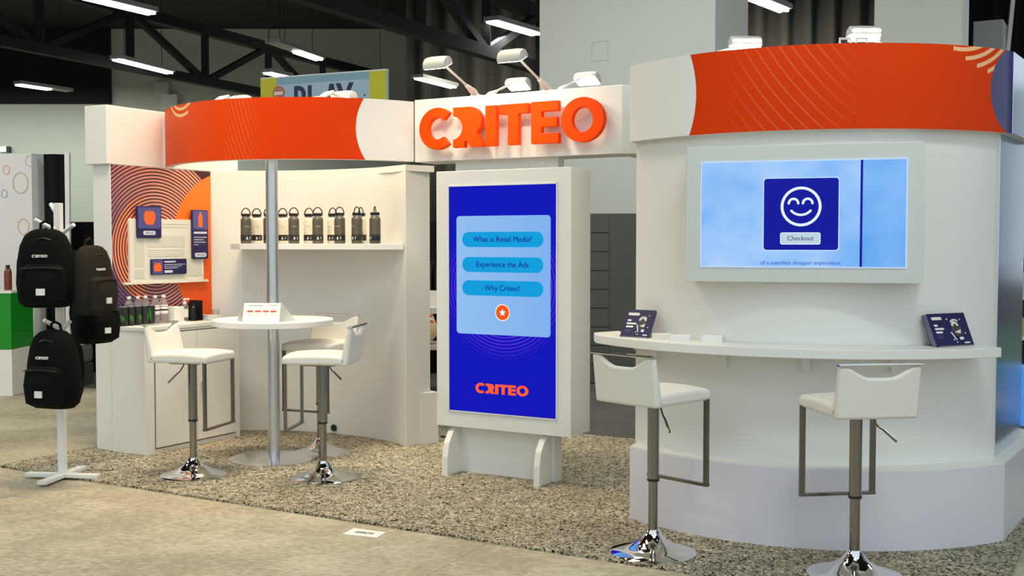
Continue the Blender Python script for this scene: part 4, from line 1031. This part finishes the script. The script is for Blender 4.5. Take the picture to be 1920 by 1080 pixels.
# ------------------------------------------------------------------ things on the storage cabinet
CT = 0.889
def make_can(label):
    t = thing('drink_can', label, 'can', (0,0,0), 0, 'black drink cans on the cabinet')
    B().lathe([(0.024,0),(0.028,0.006),(0.0295,0.012),(0.0295,0.122),(0.027,0.132)],24).build('body', M['black'], t, smooth=True)
    B().lathe([(0.027,0.131),(0.027,0.137),(0.024,0.137)],24).build('lid', M['steel'], t, smooth=True)
    return t
green = mat('green_label', (0.02,0.26,0.03), 0.4); silver = mat('silver_label', (0.45,0.5,0.5), 0.35)
cn = make_can('black drink can at the left end of the row')
def can_print(t, m, full=False):
    b = B().text('HI',0,0,0.02,0); b = B()
    for i in range(7):
        a0 = math.radians(-150+i*12+(0 if full else 18)); a1 = a0+math.radians(9)
        if full or i in (1,2,3,4):
            z0 = 0.025+0.012*(i%3); z1 = z0+(0.075 if full else 0.03+0.012*(i%2))
            b.add([(0.0299*math.cos(a),0.0299*math.sin(a),z) for a,z in ((a0,z0),(a1,z0),(a1,z1),(a0,z1))],[(0,1,2,3)])
    b.build('label_print', m, t)
can_print(cn, green)
cl_ = ['black drink can at the left end of the row','second black drink can from the left','third black drink can from the left','fourth black drink can from the left','black drink can with broad green label nearest the water bottles']
for i in range(5):
    p = W(-1.95+0.100, -0.892+0.062*i, CT)
    if i == 0: cn.location = p; cn.rotation_euler = (0,0,0.2)
    elif i < 4: dup(cn, p, 0.2+0.5*i, cl_[i])
    else:
        c2 = make_can(cl_[4]); c2.location = p; can_print(c2, green, True)
clear = mat('clear_plastic', (0.90,0.93,0.93), 0.08, trans=0.85)
clearcap = mat('white_cap', (0.82,0.82,0.80), 0.4)
def make_water(label):
    t = thing('water_bottle', label, 'bottle', (0,0,0), 0, 'clear water bottles on the cabinet')
    B().lathe([(0.028,0),(0.031,0.006),(0.031,0.05),(0.029,0.055),(0.031,0.06),(0.031,0.130),(0.029,0.150),(0.022,0.168),(0.013,0.178),(0.012,0.186)],24).build('body', clear, t, smooth=True)
    B().lathe([(0.0145,0.183),(0.0145,0.200),(0.013,0.2015)],18).build('cap', clearcap, t, smooth=True)
    wr = B().lathe([(0.0314,0.066),(0.0318,0.068),(0.0318,0.128),(0.0314,0.130)],24,cap=False).build('label', M['paper'], t, smooth=True)
    B().lathe([(0.0320,0.088),(0.0320,0.100)],24,cap=False).build('label_band', M['ink'], wr); B().lathe([(0.0320,0.116),(0.0320,0.122)],24,cap=False).build('label_stripe', mat('pink_stripe',(0.6,0.22,0.2),0.5), wr)
    return t
wb = make_water('water bottle at the left end, behind the drink cans')
wbl = ['water bottle at the left end, behind the drink cans','second water bottle from the left, behind the drink cans','third water bottle from the left, behind the green can','fourth water bottle from the left, label in view','water bottle at the right end of the row']
for i in range(5):
    p = W(-1.95+(0.041 if i < 3 else 0.07), (-0.79,-0.71,-0.64,-0.575,-0.495)[i], CT)
    if i == 0: wb.location = p
    else: dup(wb, p, 0.5*i, wbl[i])
t = booth('card_box', 'small white card box on the cabinet beside the water bottles', 'box', -1.95+0.045, -0.452, CT)
B().box(0,0.09,0,0.095,0,0.112).build('box', M['white_edge'], t, bevel=0.002); B().box(-0.005,0.10,-0.006,0.10,0,0.006).build('tray', M['paper'], t)
t = booth('pump_bottle', 'clear hand sanitizer pump bottle with white top', 'bottle', -1.95+0.10, -0.318, CT)
B().lathe([(0.025,0),(0.027,0.004),(0.027,0.105),(0.020,0.122),(0.012,0.128)],20).build('body', clear, t, smooth=True)
B().lathe([(0.014,0.126),(0.014,0.142),(0.005,0.144),(0.005,0.160)],16).build('collar', clearcap, t, smooth=True)
B().box(-0.008,0.008,-0.012,0.045,0.156,0.168).build('pump_head', clearcap, t, bevel=0.003)
B().lathe([(0.0274,0.03),(0.0274,0.09)],20,cap=False).build('label', M['paper'], t)
t = booth('sample_rack', 'black rack of small packets behind the pump bottle', 'rack', -1.95+0.03, -0.285, CT)
B().box(0,0.13,0,0.005,0,0.10).box(0,0.13,0.085,0.09,0,0.15).box(0,0.13,0,0.09,0,0.006).build('tray', M['black'], t)
for i in range(4):
    k = B().box(0.006+i*0.03,0.030+i*0.03,0.012+0.006*i,0.018+0.006*i,0.008,0.125+0.008*(i%3)).build('packet', M['black'] if i % 2 == 0 else M['ink'], t); k.rotation_euler = (0.12,0,0)
    B().box(0.009+i*0.03,0.026+i*0.03,0.0105+0.006*i,0.0125+0.006*i,0.055+0.02*(i%2),0.085+0.02*(i%2)).build('packet_print', M['paper'], k)
t = booth('cutlery_tray', 'low white tray at the right end of the cabinet top', 'tray', -1.95+0.05, -0.165, CT)
B().box(0,0.14,0.0,0.145,0,0.030).box(0,0.14,0,0.02,0.03,0.04).build('tray', M['white_edge'], t, bevel=0.003)
t = booth('drinking_glass', 'small clear glass standing at the back of the cabinet top', 'glass', -1.95+0.09, 0.012, CT)
B().lathe([(0.022,0),(0.027,0.07),(0.025,0.07),(0.020,0.004)],18).build('glass', clear, t, smooth=True)

# ------------------------------------------------------------------ outer shelf behind the left wall
t = B().box(-1.2,-0.345,0.74,1.05,0.93,0.976).build('outer_shelf', M['white']); tag(t, 'white outer counter shelf seen in the gap left of the kiosk', 'shelf', loc=(OX,OY,0), rotz=TH)
es = booth('easel_sign', 'small white easel sign on the outer shelf in the gap', 'sign', -0.52, 0.86, 0.976)
slab(B(), 0.0, 0.135, (0.0,0.0), (0.04,0.125)).build('face', M['paper'], es); slab(B(), 0.0,0.135,(0.11,0.0),(0.045,0.122)).build('back', M['greyprint'], es)
# clothes and bags on a far table in the gap
ft = thing('merchandise_rack', 'dark rail of black garments in the gap left of the kiosk', 'clothes rail', (-1.0, 11.6, FZ))
B().tube([(-0.2,0,0),(-0.2,0,1.28),(0.35,0,1.28),(0.35,0,0)],0.014,8).build('rail', M['chrome'], ft)
for i in range(5):
    x = -0.15+i*0.1
    B().loft([[(x+dx*0.03, dy*w_, z) for dx, dy in ((-1,-1),(1,-1),(1,1),(-1,1))] for z, w_ in ((0.75,0.22),(1.1,0.24),(1.22,0.20),(1.26,0.04))]).build('garment', M['cloth2'], ft, smooth=True)
fb = thing('floral_bag', 'cream floral patterned bag low in the gap left of the kiosk', 'bag', (-0.83, 10.8, 0.52))
def floral():
    m, nt, b = new_mat('floral_cloth'); v = nt.nodes.new('ShaderNodeTexVoronoi'); v.inputs['Scale'].default_value = 30
    tc = nt.nodes.new('ShaderNodeTexCoord'); nt.links.new(tc.outputs['Object'], v.inputs['Vector'])
    r = nt.nodes.new('ShaderNodeValToRGB'); r.color_ramp.interpolation = 'CONSTANT'; e = r.color_ramp.elements
    e[0].color = (0.55,0.40,0.22,1); e[1].position = 0.55; e[1].color = (0.45,0.06,0.04,1); k = e.new(0.7); k.color = (0.6,0.5,0.3,1)
    sp_ = nt.nodes.new('ShaderNodeSeparateXYZ'); nt.links.new(v.outputs['Color'], sp_.inputs[0]); nt.links.new(sp_.outputs[0], r.inputs[0]); nt.links.new(r.outputs[0], b.inputs['Base Color']); return m
fl = floral()
B().loft([[(0.11*s_*math.cos(2*PI*i/12), 0.07*s_*math.sin(2*PI*i/12), z) for i in range(12)] for z, s_ in ((0,0.5),(0.05,0.95),(0.15,1.0),(0.25,0.6),(0.30,0.1))]).build('cloth', fl, fb, smooth=True)
B().loft([[(-0.10+0.09*s_*math.cos(2*PI*i/12), -0.03+0.07*s_*math.sin(2*PI*i/12), z) for i in range(12)] for z, s_ in ((-0.02,0.5),(0.02,0.95),(0.09,0.95),(0.13,0.3))]).build('roll', fl, fb, smooth=True)
tbm = B().box(-0.25,0.45,-0.15,0.4,0.46,0.50); 
for x in (-0.22,0.42):
    for y in (-0.12,0.37): tbm.box(x-0.015,x+0.015,y-0.015,y+0.015,0,0.46)
tag(tbm.build('low_table', mat('bench_cream',(0.40,0.36,0.28),0.6)), 'low pale bench under the floral bag in the gap', 'bench', loc=(-0.9,10.8,FZ))
sn = thing('cable_plug', 'small white cable plug on the carpet by the wall foot', 'plug', W(-0.13, 0.62, 0.0), 0.3)
B().tube([(0,0,0.02),(0.06,0,0.02)],0.014,10).build('plug', M['paper'], sn); B().tube([(0.06,0,0.02),(0.09,0.03,0.012),(0.06,0.10,0.008),(-0.02,0.14,0.008)],0.006,8).build('cable', M['black'], sn)

# ------------------------------------------------------------------ backpack stand
SX, SY = -2.83, 7.0
bs = thing('bag_stand', 'white peg stand holding black backpacks at the left', 'stand', (SX, SY, 0), math.radians(-8))
B().box(-0.021,0.021,-0.021,0.021,0.02,1.72).build('post', M['white_edge'], bs, bevel=0.002)
B().box(-0.24,0.24,-0.03,0.03,0.0,0.022).box(-0.03,0.03,-0.24,0.24,0.0,0.0225).build('foot', M['white_edge'], bs, bevel=0.002)
pegs = [((0.0,0.02,1.245),(0.085,0.26,1.292)),((-0.02,0,1.665),(-0.062,0.02,1.715)),((-0.015,-0.02,1.555),(-0.10,-0.10,1.615)),((0.021,-0.01,1.525),(0.13,-0.05,1.585)),((0.02,0.0,1.44),(0.085,-0.04,1.48)),
        ((-0.01,-0.02,0.945),(-0.055,-0.09,0.995)),((0.02,-0.01,0.93),(0.10,-0.06,0.985))]
for p, q in pegs: B().tube([p,q],0.0125,12).build('peg', M['white_edge'], bs, smooth=True)
def make_backpack(label, m, loc, rot, s=1.0, tilt=0.0):
    t = thing('backpack', label, 'backpack', loc, rot, 'black backpacks on the peg stand'); t.scale = (s,s,s); t.rotation_euler = (0, tilt, rot)
    def sec(z, hw, hd, yo=0.0, p=3.0, n=28):
        L = []
        for i in range(n):
            a = 2*PI*i/n; c_, s_ = math.cos(a), math.sin(a)
            L.append((hw*math.copysign(abs(c_)**(2/p), c_), yo+hd*math.copysign(abs(s_)**(2/p), s_), z))
        return L
    # hangs from z=0 (loop) downwards; front is -y
    B().loft([sec(-0.525,0.085,0.035), sec(-0.520,0.125,0.06), sec(-0.49,0.155,0.085), sec(-0.38,0.168,0.095), sec(-0.25,0.162,0.090), sec(-0.15,0.145,0.078), sec(-0.09,0.118,0.064), sec(-0.060,0.082,0.05), sec(-0.048,0.045,0.03)]).build('body', m, t, smooth=True)
    pk = B().loft([sec(-0.505,0.09,0.03,-0.075), sec(-0.485,0.125,0.045,-0.085), sec(-0.38,0.135,0.05,-0.090), sec(-0.285,0.125,0.045,-0.085), sec(-0.262,0.09,0.03,-0.078)]).build('front_pocket', m, t, smooth=True)
    B().tube([(-0.120+0.0*i, -0.132, -0.292) if False else (-0.118+0.0215*i, -0.128-0.004*math.sin(PI*i/11), -0.288+0.008*math.sin(PI*i/11)) for i in range(12)],0.003,6).build('zipper', M['black'], pk)
    B().rrect(-0.028,0.022,-0.445,-0.405,0.002,-0.1445,-0.136).build('label_patch', M['patch'], pk)
    B().text('CRITEO',0.0,0,0.03,0); lt__ = B()
    kk = 0.088/1.365
    for g in glyphs():
        draw_glyph(lt__, g, -0.0905, -0.078, lambda p: (-0.060+(p[0]-0.107)*kk, -0.220+(p[1]-2.098)*0.060))
    lt__.build('embroidered_logo', M['patch'], t)
    B().tube([(-0.035,0.03,-0.055),(-0.03,0.02,-0.015),(0,0.015,0.0),(0.03,0.02,-0.015),(0.035,0.03,-0.055)],0.008,8).build('top_loop', m, t, smooth=True)
    for s_ in (-1,1):
        B().tube([(0.06*s_,0.07,-0.09),(0.09*s_,0.115,-0.17),(0.105*s_,0.12,-0.30),(0.12*s_,0.10,-0.42),(0.125*s_,0.07,-0.47)],[0.02,0.024,0.022,0.010,0.008],8).build('strap', m, t, smooth=True)
    B().tube([(-0.135+0.27*i/14, -0.045-0.025*math.sin(PI*i/14), -0.105-0.10*abs(i/7-1)**2) for i in range(15)],0.0035,6).build('zip_line', M['black'], t)
    return t
make_backpack('black backpack hung high on the stand left side with white lettering', M['cloth'], (-2.825, 6.79, 1.605), math.radians(10), 1.0)
make_backpack('charcoal backpack hung side-on at the stand right side', M['cloth2'], (-2.60, 6.93, 1.50), math.radians(72), 0.90)
make_backpack('black backpack hung lower behind on the stand right side', M['cloth'], (-2.71, 7.27, 1.29), math.radians(58), 0.90)
make_backpack('black backpack hung lowest at the front of the stand', M['cloth'], (-2.775, 6.76, 0.995), math.radians(-16), 1.0)

# ------------------------------------------------------------------ card on the concrete
cdn = thing('floor_card', 'small white number card lying on the concrete floor', 'card', (-0.757, 5.682, FZ), 0)
B().add([(-0.109,-0.020,0.0005),(-0.068,0.098,0.0005),(0.111,0.011,0.0005),(0.074,-0.093,0.0005),(-0.109,-0.020,0.003),(-0.068,0.098,0.003),(0.111,0.011,0.003),(0.074,-0.093,0.003)],
        [(0,1,2,3),(7,6,5,4),(0,4,5,1),(1,5,6,2),(2,6,7,3),(3,7,4,0)]).build('paper', M['paper'], cdn)
b = B().text('#809',0,0,0.05,0)
an = math.radians(-25.9)
b.v = [(p[0]*math.cos(an)-p[2]*math.sin(an)*1.0, p[0]*math.sin(an)+p[2]*math.cos(an), 0.0034) for p in b.v]
b.build('number', M['greyink'], cdn)

# ------------------------------------------------------------------ beyond the tower at the right edge
rs = thing('blue_display', 'bright blue display block beyond the tower at the right edge', 'display', (4.02, 9.0, FZ), TH)
B().box(0,1.2,0,0.4,0.0,0.47).build('block', em('display_blue', S(80,150,235), 0.8), rs)
rs2 = thing('goods_shelf', 'dark shelving with goods beyond the tower at the right edge', 'shelving', (4.35, 10.0, FZ), TH)
B().box(0,0.8,0.3,0.36,0,2.3).build('back_panel', M['black'], rs2)
for z in (0.62, 0.98, 1.36, 1.75, 2.1): B().box(0,0.8,0,0.3,z,z+0.03).build('shelf', M['white'], rs2)
cols = ((0.5,0.36,0.16),(0.06,0.06,0.07),(0.55,0.56,0.55),(0.02,0.30,0.16))
for r_, z in enumerate((0.65,1.01,1.39,1.78)):
    for i in range(2):
        g_ = B().box(0.04+i*0.4,0.32+i*0.4,0.04,0.26,z,z+0.16+0.05*((i+r_)%3)).build('goods_box', mat('goods%d%d'%(r_,i), cols[(i+2*r_)%4], 0.5), rs2)
gs = thing('reflection_panel', 'unseen banded green and blue wall added for the tower side reflection', 'wall panel', (7.0, 8.6, FZ), math.radians(70))  # out of view, its bands shaped for the mirror side to reflect
B().box(-3,3,0,0.1,0,0.55).build('lower_band', mat('green_band', (0.10,0.42,0.28), 0.5), gs)
B().box(-3,3,0,0.1,0.55,1.25).build('dark_band', mat('plum_band', (0.05,0.045,0.08), 0.5), gs)
B().box(-3,3,0,0.1,1.25,3.2).build('upper_band', mat('pale_blue_band', (0.42,0.52,0.75), 0.5), gs)
for x in (0.1, 0.75): B().box(x,x+0.22,-0.02,0.0,1.65,2.35).build('reflection_streak', em('streak_glow', S(250,250,255), 2.5), gs)  # glowing strips added to give white streaks in the mirror side
